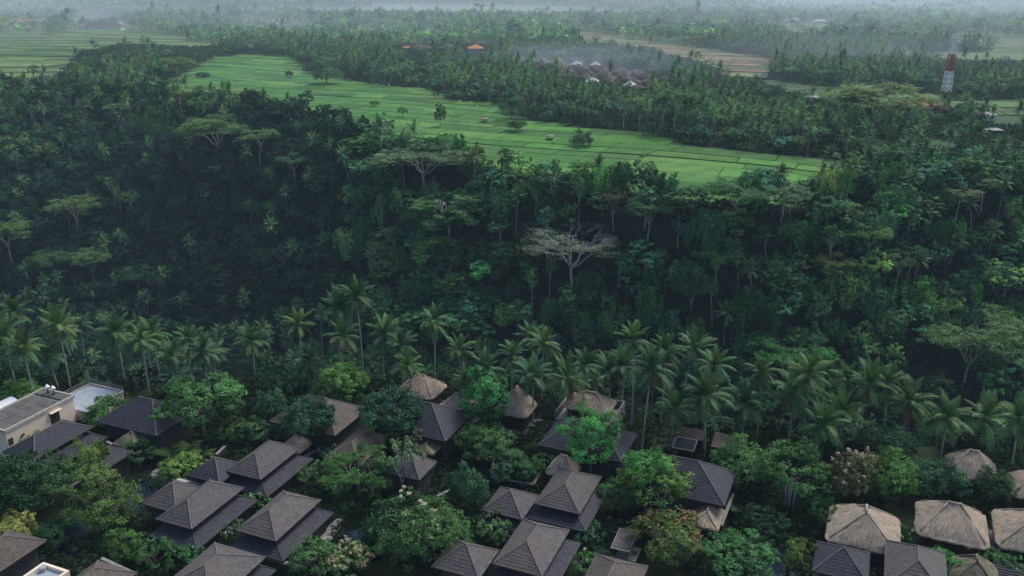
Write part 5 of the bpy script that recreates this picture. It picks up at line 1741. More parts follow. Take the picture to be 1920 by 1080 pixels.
# the near brow keeps low growth so that the palms stand clear of it
lowbrow = y < near_edge(x) + 22
order = np.argsort(dep)
STUFF = {}


MARKS = [(k[1], k[2] + 25, v) for k, v in zip(BIG, [
    "the bare umbrella tree", "the great fan-branched tree", "the stacked pale tree", "the twin-trunked umbrella tree", "the forked flat-topped tree", "the slim flat-topped tree",
    "the bright flat crown on the gorge floor", "the forked brow umbrella", "the grey-limbed brow tree", "the lone layered tree", "the crooked white trunk", "the field-corner umbrella",
    "the twin white trunks", "the straight-stemmed layered tree", "the wide grove umbrella", "the left-edge olive tree", "the first low valley flat tree", "the second low valley flat tree",
    "the deepest valley flat tree", "the pale-trunked field tree", "the white-trunked right brow tree", "the leaning far right tree", "the leaning thin trunk", "the slender white stem",
    "the brownish layered tree", "the dark layered brow tree", "the brown-tinged tree", "the bright draped dome"])] + [
    (60, 735, "the stained flat roof"), (200, 735, "the roof terrace"), (290, 745, "the tall dark roof"), (430, 725, "the big leafy tree"), (520, 735, "the strongly leaning palm"),
    (600, 740, "the wide brown roof"), (690, 715, "the thick-trunked twin palm"), (790, 700, "the rear thatch roof"), (860, 720, "the low thatch roof"), (970, 720, "the steep thatch hut"),
    (1080, 760, "the long-arching palm"), (1140, 750, "the walled thatch terrace"), (1215, 780, "the long slanted trunk"), (1290, 810, "the pale-framed shed"), (1370, 810, "the brown pavilion"),
    (1440, 800, "the orange-hearted palm"), (1520, 800, "the palm above the banyan"), (1600, 810, "the pink-blossomed tree"), (1690, 790, "the broad-crowned palm"), (1770, 820, "the drooping dark palm"),
    (1850, 830, "the gabled thatch roof"), (150, 590, "the left palm clump"), (700, 450, "the middle of the dark slope"), (560, 420, "the blue left hollow"), (960, 560, "the black gorge floor"),
    (1400, 560, "the vine-hung wall of the gorge"), (1700, 430, "the right slope"), (330, 560, "the dark valley mouth")]


def zone(px, py, lowb):
    d = [(px - a) ** 2 + (py - b_) ** 2 for a, b_, _ in MARKS]
    k = int(np.argmin(d)); a, b_, nm = MARKS[k]
    dx, dy = px - a, py - b_
    if abs(dx) > abs(dy): w = "left of" if dx < 0 else "right of"
    else: w = "above" if dy < 0 else "below"
    return ("just " if d[k] < 45 ** 2 else "") + w + " " + nm


def tone(t):
    s = t[1]
    return "blackish green" if s < .055 else ("dark green" if s < .072 else ("mid-green" if s < .09 else "lighter green"))


n_ind = 0; n_umb = 0
stuff_pts = []; stuff_tint = []
PALM_FAR = []
for i in order:
    lb = bool(lowbrow[i])
    v = int(fr.choice(10, p=[.13, .12, .12, .09, .13, .10, .12, .09, .05, .05] if x[i] < 10 else [.09, .10, .08, .10, .10, .07, .20, .18, .04, .04]))
    if lb: v = int(fr.choice([0, 2, 4, 5]))
    h = fr.uniform(.75, 1.3) * ((.2 if y[i] < near_edge(x[i]) + 9 else .33) if lb else 1.0)
    sxy = fr.choice([.75, 1.0, 1.25, 1.6, 1.9], p=[.22, .32, .27, .14, .05]) * fr.uniform(.88, 1.12) * (.55 if lb else 1.0)
    z = float(T(x[i], y[i]))
    if fr.random() < (.10 if not lb else .12):
        PALM_FAR.append((x[i], y[i], z, dep[i])); continue
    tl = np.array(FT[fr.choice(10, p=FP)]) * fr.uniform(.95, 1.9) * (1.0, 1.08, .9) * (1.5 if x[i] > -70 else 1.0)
    if x[i] < -70 and y[i] < 520: tl = np.array(FT[(0, 2, 5, 7, 2, 7)[fr.integers(6)]]) * fr.uniform(.85, 1.35)  # cloud shade over the left gorge put into the crown tints
    if lb: tl = np.array(FT[(0, 2, 5, 7)[fr.integers(4)]]) * fr.uniform(.8, 1.3)  # shade among the brow palms painted in with darker tints
    rz = fr.uniform(0, 6.28)
    px, py, _ = proj(x[i], y[i], z + 8)
    if not lb and fr.random() < .045 and n_umb < 60:
        n_umb += 1; ku = ['layer2', 'tallflat', 'layer', 'tallflat'][fr.integers(4)]
        s_ = fr.uniform(.6, .95)
        tree(UMB[ku], (x[i], y[i], z), f"{ {'layer2': 'layered', 'tallflat': 'slim flat-topped', 'layer': 'many-tiered'}[ku]} pale-trunked tree {zone(px, py, lb)}", "tree", "pale-trunked trees scattered over the gorge slope", np.array(TINT[['palegreen', 'mid', 'teal', 'grey'][fr.integers(4)]]) * fr.uniform(.8, 1.2), rz, (s_, s_, fr.uniform(.75, 1.05)), "flat_topped_tree")
        continue
    if n_ind < 290:
        n_ind += 1
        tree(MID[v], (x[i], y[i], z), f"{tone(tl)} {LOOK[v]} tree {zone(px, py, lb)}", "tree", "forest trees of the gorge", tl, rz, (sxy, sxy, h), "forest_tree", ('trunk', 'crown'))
    else:
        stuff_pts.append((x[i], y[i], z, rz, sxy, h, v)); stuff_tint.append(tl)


# ------------------------------------------------------------------ masses: one object each, trees instanced on its points
def mass(name, pts, tints, sources, label=None):
    """pts rows: x, y, z, rotz, sxy, sz, index into sources; tints: one colour per point"""
    pts = np.array(pts, float); tints = np.array(tints, float)
    col = bpy.data.collections.new(name + "_plants")
    for k, me in enumerate(sources):
        col.objects.link(bpy.data.objects.new(f"{name}_plant_{k:03d}", me))
    me = bpy.data.meshes.new(name)
    n = len(pts)
    me.vertices.add(n); me.vertices.foreach_set("co", pts[:, :3].astype(np.float32).ravel())
    for an, dat in (("rot", np.stack([0 * pts[:, 3], 0 * pts[:, 3], pts[:, 3]], -1)), ("scl", np.stack([pts[:, 4], pts[:, 4], pts[:, 5]], -1)), ("tint", tints)):
        a = me.attributes.new(an, 'FLOAT_VECTOR', 'POINT'); a.data.foreach_set("vector", dat.astype(np.float32).ravel())
    a = me.attributes.new("idx", 'INT', 'POINT'); a.data.foreach_set("value", pts[:, 6].astype(np.int32))
    o = tag(link(name, me), kind='stuff')
    if label: o['label'] = label
    ng = bpy.data.node_groups.new(name + "_scatter", 'GeometryNodeTree')
    ng.interface.new_socket("Geometry", in_out='INPUT', socket_type='NodeSocketGeometry')
    ng.interface.new_socket("Geometry", in_out='OUTPUT', socket_type='NodeSocketGeometry')
    gi, go = ng.nodes.new("NodeGroupInput"), ng.nodes.new("NodeGroupOutput")
    ip = ng.nodes.new("GeometryNodeInstanceOnPoints"); ci = ng.nodes.new("GeometryNodeCollectionInfo")
    ci.inputs['Collection'].default_value = col
    ci.inputs['Separate Children'].default_value = True; ci.inputs['Reset Children'].default_value = True
    ip.inputs['Pick Instance'].default_value = True

    def na(nm, typ):
        q = ng.nodes.new("GeometryNodeInputNamedAttribute"); q.data_type = typ; q.inputs['Name'].default_value = nm
        return q.outputs['Attribute']
    ng.links.new(gi.outputs[0], ip.inputs['Points']); ng.links.new(ci.outputs[0], ip.inputs['Instance'])
    ng.links.new(na("idx", 'INT'), ip.inputs['Instance Index']); ng.links.new(na("rot", 'FLOAT_VECTOR'), ip.inputs['Rotation']); ng.links.new(na("scl", 'FLOAT_VECTOR'), ip.inputs['Scale'])
    ng.links.new(ip.outputs[0], go.inputs[0])
    mod = o.modifiers.new("scatter", 'NODES'); mod.node_group = ng
    return o


def joined(parts, name="plant"):
    """one mesh from several (mesh, offset, rotz, scale) copies, materials merged"""
    mats = []; V = []; fl = []; vi = []; mi = []; va = []; n = 0
    for (me, off, rz, sc) in parts:
        nv = len(me.vertices); co = np.empty(nv * 3, np.float32); me.vertices.foreach_get("co", co); co = co.reshape(-1, 3) * np.array(sc)
        ca, sa = math.cos(rz), math.sin(rz)
        co = np.stack([co[:, 0] * ca - co[:, 1] * sa, co[:, 0] * sa + co[:, 1] * ca, co[:, 2]], -1) + np.array(off)
        li = np.empty(len(me.loops), np.int32); me.loops.foreach_get("vertex_index", li)
        lt = np.empty(len(me.polygons), np.int32); me.polygons.foreach_get("loop_total", lt)
        m_ = np.empty(len(me.polygons), np.int32); me.polygons.foreach_get("material_index", m_)
        mp = []
        for mm in me.materials:
            if mm not in mats: mats.append(mm)
            mp.append(mats.index(mm))
        v_ = np.empty(len(me.polygons), np.float32); me.attributes['var'].data.foreach_get("value", v_)
        V.append(co); vi.append(li + n); fl.append(lt); mi.append(np.array(mp)[m_]); va.append(v_); n += nv
    V, vi, fl, mi, va = map(np.concatenate, (V, vi, fl, mi, va))
    me = bpy.data.meshes.new(name)
    me.vertices.add(len(V)); me.vertices.foreach_set("co", V.astype(np.float32).ravel())
    me.loops.add(len(vi)); me.loops.foreach_set("vertex_index", vi.astype(np.int32))
    me.polygons.add(len(fl)); me.polygons.foreach_set("loop_start", np.r_[0, np.cumsum(fl)[:-1]].astype(np.int32))
    me.polygons.foreach_set("material_index", mi.astype(np.int32))
    me.update(calc_edges=True)
    a = me.attributes.new("var", 'FLOAT', 'FACE'); a.data.foreach_set("value", va.astype(np.float32))
    for m_ in mats: me.materials.append(m_)
    return me


SRC_MID = [joined([(MID[v]['trunk'], (0, 0, 0), 0, (1, 1, 1)), (MID[v]['crown'], (0, 0, 0), 0, (1, 1, 1))]) for v in range(10)]
if stuff_pts:
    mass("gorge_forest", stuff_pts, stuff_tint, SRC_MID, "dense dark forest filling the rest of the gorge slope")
print("forest individuals", n_ind, "mass", len(stuff_pts), "slope palms", len(PALM_FAR))

# ------------------------------------------------------------------ plateau: palm strips, groves, far woods
VILLAGE = fieldpoly([(950, 112), (1080, 116), (1180, 134), (1265, 158), (1250, 178), (1150, 168), (1040, 146), (960, 130)])
LO = [broadleaf(61, 4.6, 10, 2.5, 13, 6, 9, 1.15, .42), broadleaf(62, 4.2, 12, 3, 13, 6, 9, 1.1, .42), broadleaf(63, 5.4, 9.5, 3, 14, 6, 9, 1.2, .38), broadleaf(64, 3.0, 13, 4, 13, 6, 9, 1.0, .42, bark='bark_pale', trunk_r=.2)]
SRC_LO = [joined([(m['trunk'], (0, 0, 0), 0, (1, 1, 1)), (m['crown'], (0, 0, 0), 0, (1, 1, 1))]) for m in LO]
VLO = [broadleaf(71, 5.0, 11, 2, 9, 5, 6, 1.9, .46), broadleaf(72, 4.2, 13, 4, 9, 5, 6, 1.8, .44, bark='bark_pale', trunk_r=.25)]
SRC_VLO = [joined([(m['trunk'], (0, 0, 0), 0, (1, 1, 1)), (m['crown'], (0, 0, 0), 0, (1, 1, 1))]) for m in VLO]
ULO = umbrella(73, 7.0, 15.0, 5, 3, 1, .9, 26, .22, .4, .3, .32, .5, 'bark_pale', 0, 4)
SRC_U = joined([(ULO['trunk'], (0, 0, 0), 0, (1, 1, 1)), (ULO['crown'], (0, 0, 0), 0, (1, 1, 1))])
SRC_PALM = []
for k in range(3):
    tm, ln = PTRUNK[k]
    SRC_PALM.append(joined([(tm, (0, 0, 0), 0, (1, 1, 1.25)), (PCROWN_LO[k], (ln, 0, 12.5), 0, (1, 1, 1))]))


def grove_density(x, y):
    return snoise(x, y, 21, 4, .006)


x, y, dep = spots(-480, 480, 330, 1000, 8.3, 51)
ok = (y > rim_line(x) + 14) & ~in_fields(x, y) & ~in_poly(x, y, VILLAGE)
x, y, dep = x[ok], y[ok], dep[ok]
ok = clear_of(x, y, TREE_XY, 1.0, 1.0)
x, y, dep = x[ok], y[ok], dep[ok]
vl = veils(x, y, T(x, y), 16.0) & (np.random.default_rng(52).random(len(x)) < .93)
x, y, dep = x[~vl], y[~vl], dep[~vl]
pl_pts, pl_tint = [], []
pr = np.random.default_rng(9)
for i in range(len(x)):
    gdn = grove_density(x[i], y[i])
    if gdn < -.55 and y[i] > 700: continue
    z = float(T(x[i], y[i]))
    if pr.random() < (.34 if y[i] < 640 else .20) + .22 * gdn:
        PALM_FAR.append((x[i], y[i], z, dep[i]))
    else:
        s_ = pr.uniform(.7, 1.15); v = int(pr.choice(5, p=[.28, .26, .24, .17, .05]))
        pl_pts.append((x[i], y[i], z, pr.uniform(0, 6.28), s_, pr.uniform(.65, 1.15), v)); pl_tint.append(np.array(FT[pr.choice(10, p=FP)]) * pr.uniform(1.4, 2.8))
mass("plateau_grove", pl_pts, pl_tint, SRC_LO + [SRC_U], "broad-leaved trees of the groves between the rice fields")

# palms at middle distance: the nearest ones one by one, the rest as a mass
PALM_FAR.sort(key=lambda q: q[3])
NPI = 292 - len(PALMS)
pw = np.random.default_rng(12)
PMARK = MARKS + [(440, 90, "the head of the big rice field"), (700, 150, "the palm strip by the big field"), (860, 170, "the middle of the palm strip"), (1000, 200, "the strip's lower end"),
                 (1300, 230, "the banana clump"), (1420, 240, "the tall palm row"), (1766, 190, "the red and white mast"), (760, 245, "the low rice terraces"), (1700, 300, "the small field gap")]
MARKS = PMARK
pm_pts, pm_tint = [], []
for i, (a, b_, z, dp) in enumerate(PALM_FAR):
    H = pw.uniform(10.5, 16.5); s_ = pw.uniform(.8, 1.05); rz = pw.uniform(0, 6.28)
    tl = np.array(PALM_TINT[pw.integers(4)]) * pw.uniform(1.0, 1.6)
    if i < NPI:
        tm, ln = PTRUNK[pw.integers(4)]
        px, py, _ = proj(a, b_, z + H)
        tn_ = "short" if H < 12 else ("tall" if H > 14.5 else "middling")
        le = "straight" if ln < .5 else ("slightly leaning" if ln < 1.5 else "strongly leaning")
        r = thing("coconut_palm", f"{tn_} {le} coconut palm {zone(px, py, False)}", "palm tree", (a, b_, z), rz, "coconut palms of the gorge and groves")
        link("trunk", tm, r, scale=(1, 1, H / 10))
        link("crown", PCROWN[pw.integers(4)], r, (ln, 0, H), scale=s_, color=tl * (1.15 if b_ > 420 else 1.0))
    else:
        pm_pts.append((a, b_, z, rz, s_, H / 12.5, int(pw.integers(3)))); pm_tint.append(tl * 1.4)
print("palms individual", NPI, "mass", len(pm_pts))
mass("palm_grove", pm_pts, pm_tint, SRC_PALM, "coconut palm groves beyond the nearest three hundred palms")

# far woods
x, y, dep = spots(-1500, 1500, 1000, 3300, 11.5, 61)
ok = ~in_fields(x, y) & ~in_poly(x, y, VILLAGE)
gd = snoise(x, y, 33, 5, .004)
ok &= gd > -.40
x, y, dep, gd = x[ok], y[ok], dep[ok], gd[ok]
vl = veils(x, y, T(x, y), 14.0) & (np.random.default_rng(62).random(len(x)) < .86)
x, y, dep, gd = x[~vl], y[~vl], dep[~vl], gd[~vl]
n = len(x); pr = np.random.default_rng(14)
kind = pr.choice(6, n, p=[.46, .39, .07, .03, .03, .02])
tint = np.array(FT)[pr.choice(10, n, p=FP)] * pr.uniform(1.6, 3.2, (n, 1)) * (1.15 + .35 * gd[:, None])
big = pr.random(n) < .06
sx = pr.uniform(.75, 1.35, n) * np.where(big, 1.5, 1); sz = pr.uniform(.65, 1.2, n) * np.where(big, 1.5, 1)
mass("far_woods", np.stack([x, y, T(x, y), pr.uniform(0, 6.28, n), sx, sz, kind], -1), tint, SRC_VLO + [SRC_U] + SRC_PALM, "hazy woods and groves reaching to the horizon")
print("far", n)

# undergrowth
UG = [broadleaf(81, 1.5, 1.7, .0, 9, 8, 11, .34, .46, trunk_r=.06), broadleaf(82, 1.3, 2.2, .0, 10, 8, 10, .32, .46, trunk_r=.06)]
SRC_UG = [m['crown'] for m in UG]


def scatter_low(name, x, y, smin, smax, tints, seed, label, zs=(.7, 1.2)):
    pr = np.random.default_rng(seed); n = len(x); s_ = pr.uniform(smin, smax, n)
    mass(name, np.stack([x, y, T(x, y) - .1, pr.uniform(0, 6.28, n), s_, s_ * pr.uniform(*zs, n), pr.integers(0, 2, n)], -1),
         np.array(tints)[pr.integers(0, len(tints), n)] * pr.uniform(.7, 1.3, (n, 1)), SRC_UG, label)


x, y, dep = spots(-120, 130, 78, 190, 1.75, 71)
ok = (y < near_edge(x) + 4) & ~on_foot(x, y, .55)
for p in POOLS + PATHS:
    ok &= ~in_poly(x, y, [tuple(W(*q)[:2]) for q in p])
gdn = snoise(x, y, 44, 4, .12)
ok &= gdn > -.55
x, y = x[ok], y[ok]
scatter_low("garden_undergrowth", x, y, .5, 1.15, [(.022, .050, .024), (.030, .066, .028), (.018, .040, .022), (.040, .085, .030)], 72, "low dark garden shrubs and ground plants between the roofs")
x, y, dep = spots(-430, 430, 140, 700, 4.6, 73)
ok = (y > near_edge(x)) & (y < rim_line(x) + 12) & ~in_fields(x, y) & ~on_foot(x, y, 1.0)
x, y = x[ok], y[ok]
scatter_low("gorge_undergrowth", x, y, 1.2, 2.4, [(.020, .046, .026), (.026, .058, .030), (.016, .036, .022)], 74, "dark undergrowth between the trunks of the gorge forest")

x, y, dep = spots(-480, 480, 320, 1000, 5.4, 75)
ok = (y > rim_line(x) + 12) & ~in_fields(x, y) & ~in_poly(x, y, VILLAGE)
x, y = x[ok], y[ok]
scatter_low("grove_undergrowth", x, y, 1.2, 2.6, [(.040, .100, .036), (.055, .125, .042), (.032, .080, .036), (.075, .125, .05)], 76, "green undergrowth at the foot of the groves and palm strips")

# hedges and plants out in the fields
fieldplants = [('lumpy', 960, 206, 24, 11, 'teal', "bushy tree clump standing in the big rice field"), ('round', 968, 236, 17, 6, 'dark', "dark bush below the field tree clump"),
               ('bush', 380, 141, 12, 4, 'dark', "dark low bush at the left of the big rice field"), ('bush', 542, 140, 7, 5, 'dark', "small dark bush on a bund near the field's right edge"),
               ('bush', 581, 131, 11, 6, 'dark', "bush at the right border of the upper rice terraces"), ('loose', 702, 195, 9, 4, 'mid', "small bush between lower rice terraces"),
               ('tall', 825, 218, 10, 12, 'teal', "slim tree in the rice below the palm strip"), ('loose', 755, 210, 9, 6, 'olive', "thin tree at the lower edge of the rice field"),
               ('round', 612, 142, 26, 12, 'teal', "large dark tree where the big field narrows"), ('round', 1092, 264, 20, 6, 'teal', "grey-green banana and bush clump in the rice"),
               ('bush', 1440, 178, 8, 4, 'mid', "small bush by the eastern field")]
for (kind, px, py, rp, H, tint, lab) in fieldplants:
    p = W(px, py, H * .5); dep = float(proj(*p)[2]); R = rp * dep / FOC; b0 = BASE[kind]
    tree(HI[kind][0], (p[0], p[1], 0), lab, 'tree' if H > 6 else 'shrub', "plants standing in the rice fields", np.array(TINT[tint]) * 1.2, pw.uniform(0, 6.28), (R / b0[0], R / b0[0], H / b0[1]), "field_tree" if H > 6 else "field_bush")


def banana_mesh(seed):
    rng = np.random.default_rng(seed); mb = MB()
    for k in range(8):
        a = k * 2.4 + rng.normal(0, .2); s = np.linspace(0, 1, 6); el = math.radians(rng.uniform(45, 78)) - rng.uniform(.9, 1.5) * s ** 1.5; L = rng.uniform(2.2, 3.0); st = L / 5
        xx = np.concatenate([[0], np.cumsum(np.cos(el)[:-1] * st)]); zz = 2.0 + np.concatenate([[0], np.cumsum(np.sin(el)[:-1] * st)])
        w = .36 * np.sin(np.clip(s * .95 + .05, 0, 1) * math.pi) ** .6
        V = []
        for sg in (-1, 0, 1):
            V.append(np.stack([xx, sg * w, zz - abs(sg) * .10], -1))
        V = np.stack(V, 1).reshape(-1, 3); ca, sa = math.cos(a), math.sin(a)
        V = np.stack([V[:, 0] * ca - V[:, 1] * sa, V[:, 0] * sa + V[:, 1] * ca, V[:, 2]], -1)
        j = np.arange(5)[:, None] * 3
        mb.add(V, np.concatenate([j + np.array([[0, 1, 4, 3]]), j + np.array([[1, 2, 5, 4]])]), var=rng.uniform(.3, .8, 10))
    tb = MB().tube([(0, 0, -.2), (0, 0, 2.1)], [.16, .12], 6)
    return mb.build("banana_leaves", M['frond']), tb.build("stem", M['bark'])


BAN = [banana_mesh(i) for i in range(3)]
k = 0
for (px, py, nn, wx_, wy_, where) in ((1500, 276, 26, 60, 8, "in the clump behind the small thatched field shelter"), (1390, 262, 14, 45, 7, "under the tall palm row"), (1090, 268, 8, 16, 4, "in the clump standing alone in the rice"),
                                 (860, 186, 16, 50, 5, "along the foot of the palm strip"), (1290, 262, 10, 30, 6, "at the corner of the grove")):
    for j in range(nn):
        p = W(px + pw.uniform(-wx_, wx_), py + pw.uniform(-wy_, wy_), 0)
        m_ = BAN[pw.integers(3)]; s_ = pw.uniform(1.1, 1.6)
        r = thing("banana_plant", f"pale green banana plant {where}", "banana plant", p, pw.uniform(0, 6.28), f"banana plants {where}", s_)
        link("leaves", m_[0], r, color=np.array((.075, .13, .06)) * pw.uniform(.8, 1.2)); link("stem", m_[1], r)

# ------------------------------------------------------------------ village, houses, huts, mast
def house(px, py, w, l, rot, wh, rise, roofmat, wallmat, label, name="house", group=None, cat="house", windows=3, story=1, loc=None):
    p = W(px, py, 0) if loc is None else loc
    g = float(T(p[0], p[1]))
    r = thing(name, label, cat, (p[0], p[1], g), rot, group)
    rng = np.random.default_rng(int(px * 7 + py))
    ov = min(w, l) * .08
    hip(r, "roof", -w / 2 - ov, w / 2 + ov, -l / 2 - ov, l / 2 + ov, wh, rise, roofmat, rng, False, n=5)
    wl = link("wall", MB().box((0, 0, wh / 2 - .3), (w, l, wh + .5)).build("wall", M[wallmat]), r)
    if windows:
        wm = MB().box((0, 0, 0), (w / windows * .45, .1, wh / story * .42)).build("window", M['wood_dark'])
        for st in range(story):
            for k in range(windows):
                link("window", wm, wl, (-w / 2 + w / windows * (k + .5), -l / 2 - .04, wh / story * (st + .52)))
    return r


vr = np.random.default_rng(23)
k = 0


def vpos(a, b_):
    px, py, _ = proj(a, b_, 3)
    c = ["its left end", "left of its middle", "its middle", "right of its middle", "its right end"][int(np.clip((px - 960) / 60, 0, 4))]
    up = np.interp(px, [950, 1250], [120, 165])
    return ("back row at " if py < up - 5 else ("front row at " if py > up + 6 else "central row at ")) + c


P_ = np.array(VILLAGE)
cand = [(a, b_) for a in np.arange(P_[:, 0].min(), P_[:, 0].max(), 15) for b_ in np.arange(P_[:, 1].min(), P_[:, 1].max(), 17)]
for (a, b_) in cand:
    a += vr.uniform(-3, 3); b_ += vr.uniform(-3, 3)
    if not in_poly(np.array([a]), np.array([b_]), VILLAGE)[0]: continue
    tin = vr.random() < .08
    house(k * 3, k, vr.uniform(6, 10), vr.uniform(5, 8), vr.uniform(-.3, .3) - .4, 2.6, vr.uniform(2.2, 3.2), 'tin' if tin else 'brown_tile', 'wood',
          f"{'pale tin-roofed' if tin else 'brown-roofed'} house of the smoky village, {vpos(a, b_)}", "village_house", "houses of the smoky village", windows=0, loc=(a, b_, 0))
    k += 1
house(892, 104, 13, 13, .1, 7.0, 3.6, 'orange_tile', 'concrete', "two-storey open hall with an orange tiled roof above the palm strip", "orange_roofed_hall", None, "hall", 3, 2)
house(790, 97, 18, 9, 0, 4.0, 3.0, 'brown_tile', 'white', "reddish roofed house with white walls at the top of the palm strip", windows=4)
house(762, 96, 10, 7, 0, 3.2, 2.0, 'orange_tile', 'wall_cream', "small orange-roofed house left of the reddish roofed one", windows=2)
house(722, 76, 16, 8, 0, 3.6, 1.6, 'tin', 'white', "long pale tin-roofed house among the trees above the palm strip", windows=4)
house(196, 57, 52, 14, -.04, 4.2, 5.0, 'brown_tile', 'white', "long white school building with a grey-brown roof above the western terraces", "school_building", None, "school", 12)
house(205, 47, 34, 12, -.04, 4.2, 5.0, 'brown_tile', 'white', "grey-brown roofed rear wing of the long white school", "school_building", None, "school", 8)
house(46, 47, 24, 12, 0, 3.6, 4.2, 'orange_tile', 'wall_cream', "bright orange tiled roof house at the upper left", windows=4)
house(58, 49, 12, 9, .2, 3.4, 3.4, 'orange_tile', 'wall_cream', "smaller orange tiled house right of the bright orange roof", windows=3)
house(487, 46, 22, 10, 0, 3.4, 3.0, 'brown_tile', 'wall_cream', "far reddish-brown roofed house beside a tan clearing", windows=3)
house(510, 45, 12, 9, 0, 3.4, 2.6, 'orange_tile', 'white', "far small orange roof right of the tan clearing house", windows=3)
house(1487, 48, 16, 10, 0, 5, 2.4, 'tin', 'white', "far white house in hazy woods, upper right", windows=3)
house(1536, 49, 18, 9, 0, 4, 2.4, 'tin', 'white', "far pale house right of the white one in hazy woods", windows=3)
house(1732, 207, 14, 7, -.1, 3.2, 2.2, 'orange_tile', 'white', "red-roofed low house left of the mast's foot", windows=4)
house(1845, 224, 9, 7, .1, 3.0, 1.6, 'tin', 'white', "white roofed house behind palms near the right edge", windows=2)
house(1860, 254, 8.5, 5, .05, 3.0, .9, 'tin', 'wall_dark', "tin-roofed open barn at the right edge of the fields", "barn", None, "barn", 0)
house(1463, 272, 4.0, 3.0, -.2, 2.2, 1.0, 'tin', 'wall_dark', "tiny tin-roofed field hut left of the banana clump", "field_hut", "field huts", "hut", 0)
house(1523, 192, 5.0, 4.0, -.2, 3.4, .8, 'tin', 'white', "small white hut between the palm row and the grove umbrella", "field_hut", "field huts", "hut", 0)
house(1474, 206, 6.0, 3.0, .6, 2.0, .6, 'tin', 'white', "low white hut beside the leaning palm of the tall row", "field_hut", "field huts", "hut", 0)


def field_shelter(px, py, label, s_=1.0):
    p = W(px, py, 0)
    r = thing("field_shelter", label, "shelter", p, -.4, "open shelters in the rice fields", s_)
    hip(r, "roof", -1.7, 1.7, -1.3, 1.3, 2.0, .9, 'thatch', np.random.default_rng(int(px)), False, n=4)
    for sx in (-1.3, 1.3):
        for sy in (-.9, .9):
            link("post", MB().box((sx, sy, .95), (.14, .14, 2.1)).build("post", M['wood']), r)
    link("floor_deck", MB().box((0, 0, .9), (2.8, 2.0, .14)).build("floor_deck", M['wood']), r)


field_shelter(1031, 264, "small thatched shelter on posts in the middle of the rice field", 1.15)
field_shelter(909, 230, "brown thatched shelter in the rice near the palm strip's end", 1.1)
for k, (px, py, lab) in enumerate(((477, 135, "white scarecrow flag, left of the pair in the upper rice"), (510, 136, "white scarecrow flag, right of the pair in the upper rice"), (541, 147, "white flag by the small dark bund bush"),
                              (402, 107, "white flag at the head of the big rice field"), (495, 115, "white flag on the upper terraces"), (893, 206, "white flag just under the palm strip"), (860, 196, "small white flag along the strip's foot"),
                              (728, 165, "white flag in the corner where the palm strip begins"))):
    p = W(px, py, 0)
    r = thing("scarecrow_flag", lab, "flag", p, pw.uniform(-.5, .5), "white flags in the rice")
    link("pole", MB().tube([(0, 0, 0), (0, 0, 3.0)], [.05, .03], 5).build("pole", M['wood']), r)
    V = np.array([(0, 0, 2.9), (1.3, .1, 2.7), (1.25, -.1, 1.7), (0, 0, 1.6)])
    mbf = MB().add(V, [[0, 1, 2, 3]]); mbf.add(V + np.array([0, .03, 0]), [[3, 2, 1, 0]])
    link("cloth", mbf.build("cloth", M['white']), r)


def mast():
    p = W(1767, 216, 0)
    g = float(T(p[0], p[1])); H = 47.0
    d = float(np.linalg.norm(p))
    r = thing("telecom_mast", "red and white banded lattice telecom mast above the trees, right", "mast", (p[0], p[1], g), .3)
    ns = 8
    hw = lambda z: 2.35 - 1.35 * (z / H) ** .85
    bounds = [0, 7.5, 13.5, 19.0, 24.5, 29.5, 34.0, 38.5, 42.5]
    cols_ = ['red', 'red', 'white', 'white', 'red', 'red', 'white', 'white']
    for k in range(ns):
        mb = MB(); za, zb = bounds[k], bounds[k + 1]
        nb = 2 if k < 5 else 3
        for (sx, sy) in ((-1, -1), (1, -1), (1, 1), (-1, 1)):
            mb.beam((sx * hw(za), sy * hw(za), za), (sx * hw(zb), sy * hw(zb), zb), .28)
        for q in range(nb):
            z0, z1 = za + (zb - za) * q / nb, za + (zb - za) * (q + 1) / nb
            C = [(-1, -1), (1, -1), (1, 1), (-1, 1)]
            for e in range(4):
                a, c = C[e], C[(e + 1) % 4]
                mb.beam((a[0] * hw(z0), a[1] * hw(z0), z0), (c[0] * hw(z1), c[1] * hw(z1), z1), .17)
                mb.beam((c[0] * hw(z0), c[1] * hw(z0), z0), (a[0] * hw(z1), a[1] * hw(z1), z1), .17)
                mb.beam((a[0] * hw(z1), a[1] * hw(z1), z1), (c[0] * hw(z1), c[1] * hw(z1), z1), .17)
        link("lattice_section", mb.build("lattice_section", M[cols_[k]]), r)
    for k, (za, zb) in enumerate(zip(bounds[:-1], bounds[1:])):
        link("cable_ladder", MB().beam((0, -hw(za) * .8, za), (0, -hw(zb) * .8, zb), .42 if k < 6 else .7).build("cable_ladder", M[cols_[k]]), r)
    link("top_platform", MB().box((0, 0, 42.6), (3.2, 3.2, .18)).build("top_platform", M['steel']), r)
    pole = link("top_pole", MB().tube([(0, 0, 42.5), (0, 0, 47.5)], [.12, .06], 6).build("top_pole", M['steel']), r)
    pm = MB().box((0, 0, 0), (.42, .22, 2.6)).build("antenna_panel", M['white'])
    for k in range(6):
        a = k * math.pi / 3
        o = link("antenna_panel", pm, r, (1.7 * math.cos(a), 1.7 * math.sin(a), 44.2), a + math.pi / 2)
    for k in range(3):
        a = k * 2.1 + .3
        link("antenna_panel", pm, r, (1.35 * math.cos(a), 1.35 * math.sin(a), 39.4), a + math.pi / 2)
    for k, (a, z) in enumerate(((-1.9, 37.2), (-1.0, 40.6))):
        dm = MB().tube([(0, 0, 0), (.1, 0, 0), (.35, 0, 0)], [.15, .6, .7], 12)
        o = link("microwave_dish", dm.build("microwave_dish", M['white'], True), r, (1.0 * math.cos(a), 1.0 * math.sin(a), z), a)


mast()

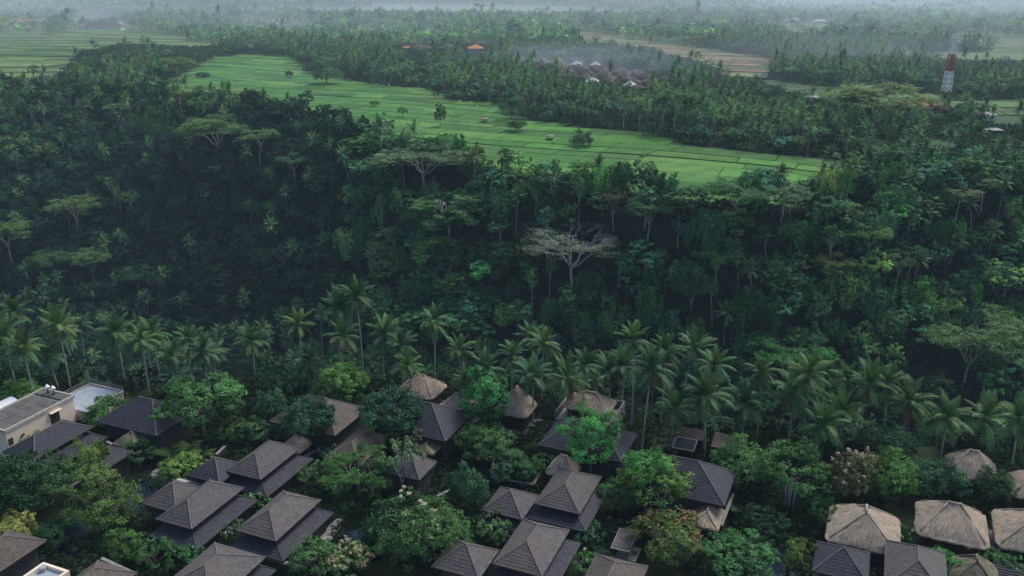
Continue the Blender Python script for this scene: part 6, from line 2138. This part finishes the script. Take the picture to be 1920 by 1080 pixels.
# ------------------------------------------------------------------ smoke and haze
def vol_mat(name, density, col, soft=0):
    m, nt, out = new_mat(name)
    v = nd(nt, "ShaderNodeVolumePrincipled")
    v.inputs['Color'].default_value = (*col, 1); v.inputs['Density'].default_value = density
    v.inputs['Anisotropy'].default_value = 0.0
    if soft:
        tc = nd(nt, "ShaderNodeTexCoord")
        ln = nd(nt, "ShaderNodeVectorMath", operation='LENGTH'); nt.links.new(tc.outputs['Object'], ln.inputs[0])
        f = mth(nt, 'POWER', mth(nt, 'MAXIMUM', mth(nt, 'SUBTRACT', 1.0, ln.outputs['Value']), 0.0), 1.3)
        nz = noise(nt, soft, 3, .6)
        f = mth(nt, 'MULTIPLY', f, mth(nt, 'MAXIMUM', mth(nt, 'MULTIPLY_ADD', nz, 4.0, -1.2), 0.0))
        nt.links.new(mth(nt, 'MULTIPLY', f, density), v.inputs['Density'])
    nt.links.new(v.outputs[0], out.inputs['Volume'])
    return m


def puff(name, c, r, density, col, rz=0.0):
    th = np.linspace(0, math.pi, 13)
    mb = MB().tube(np.stack([0 * th, 0 * th, -np.cos(th)], -1), np.sin(th) + 1e-3, 24)
    o = tag(link(name, mb.build(name, vol_mat(name + "_air", density, col, 2.2), True), None, c, rz, r), kind='stuff')
    return o


for (px, py, rx, ry, rz_, dn) in ((985, 128, 75, 60, 15, .0030), (1120, 132, 90, 60, 17, .0034), (1215, 150, 60, 50, 14, .0028), (1570, 128, 130, 110, 22, .0020), (720, 78, 120, 80, 18, .0014), (450, 62, 160, 120, 20, .0010)):
    p = W(px, py, 0); puff("smoke", (p[0], p[1], rz_ * .7), (rx, ry, rz_), dn * 1.7, (.85, .93, 1.0))
puff("far_haze", (300, 2150, -5), (3600, 1800, 82), .0040, (.88, .95, 1.0))  # second, uneven haze volume, added to thicken the far haze
hz = MB().box(((-4300 + 4300) / 2, (6700 - 160) / 2, (82.0 - 106.0) / 2), (8600, 6860, 188.0))
tag(link("haze", hz.build("haze", vol_mat("haze_air", HAZE_DENSITY, HAZE_COLOR))), kind='stuff')
print("objects", len(scene.objects), "tris", sum(len(o.data.polygons) for o in scene.objects if o.type == 'MESH' and o.data.users == 1))
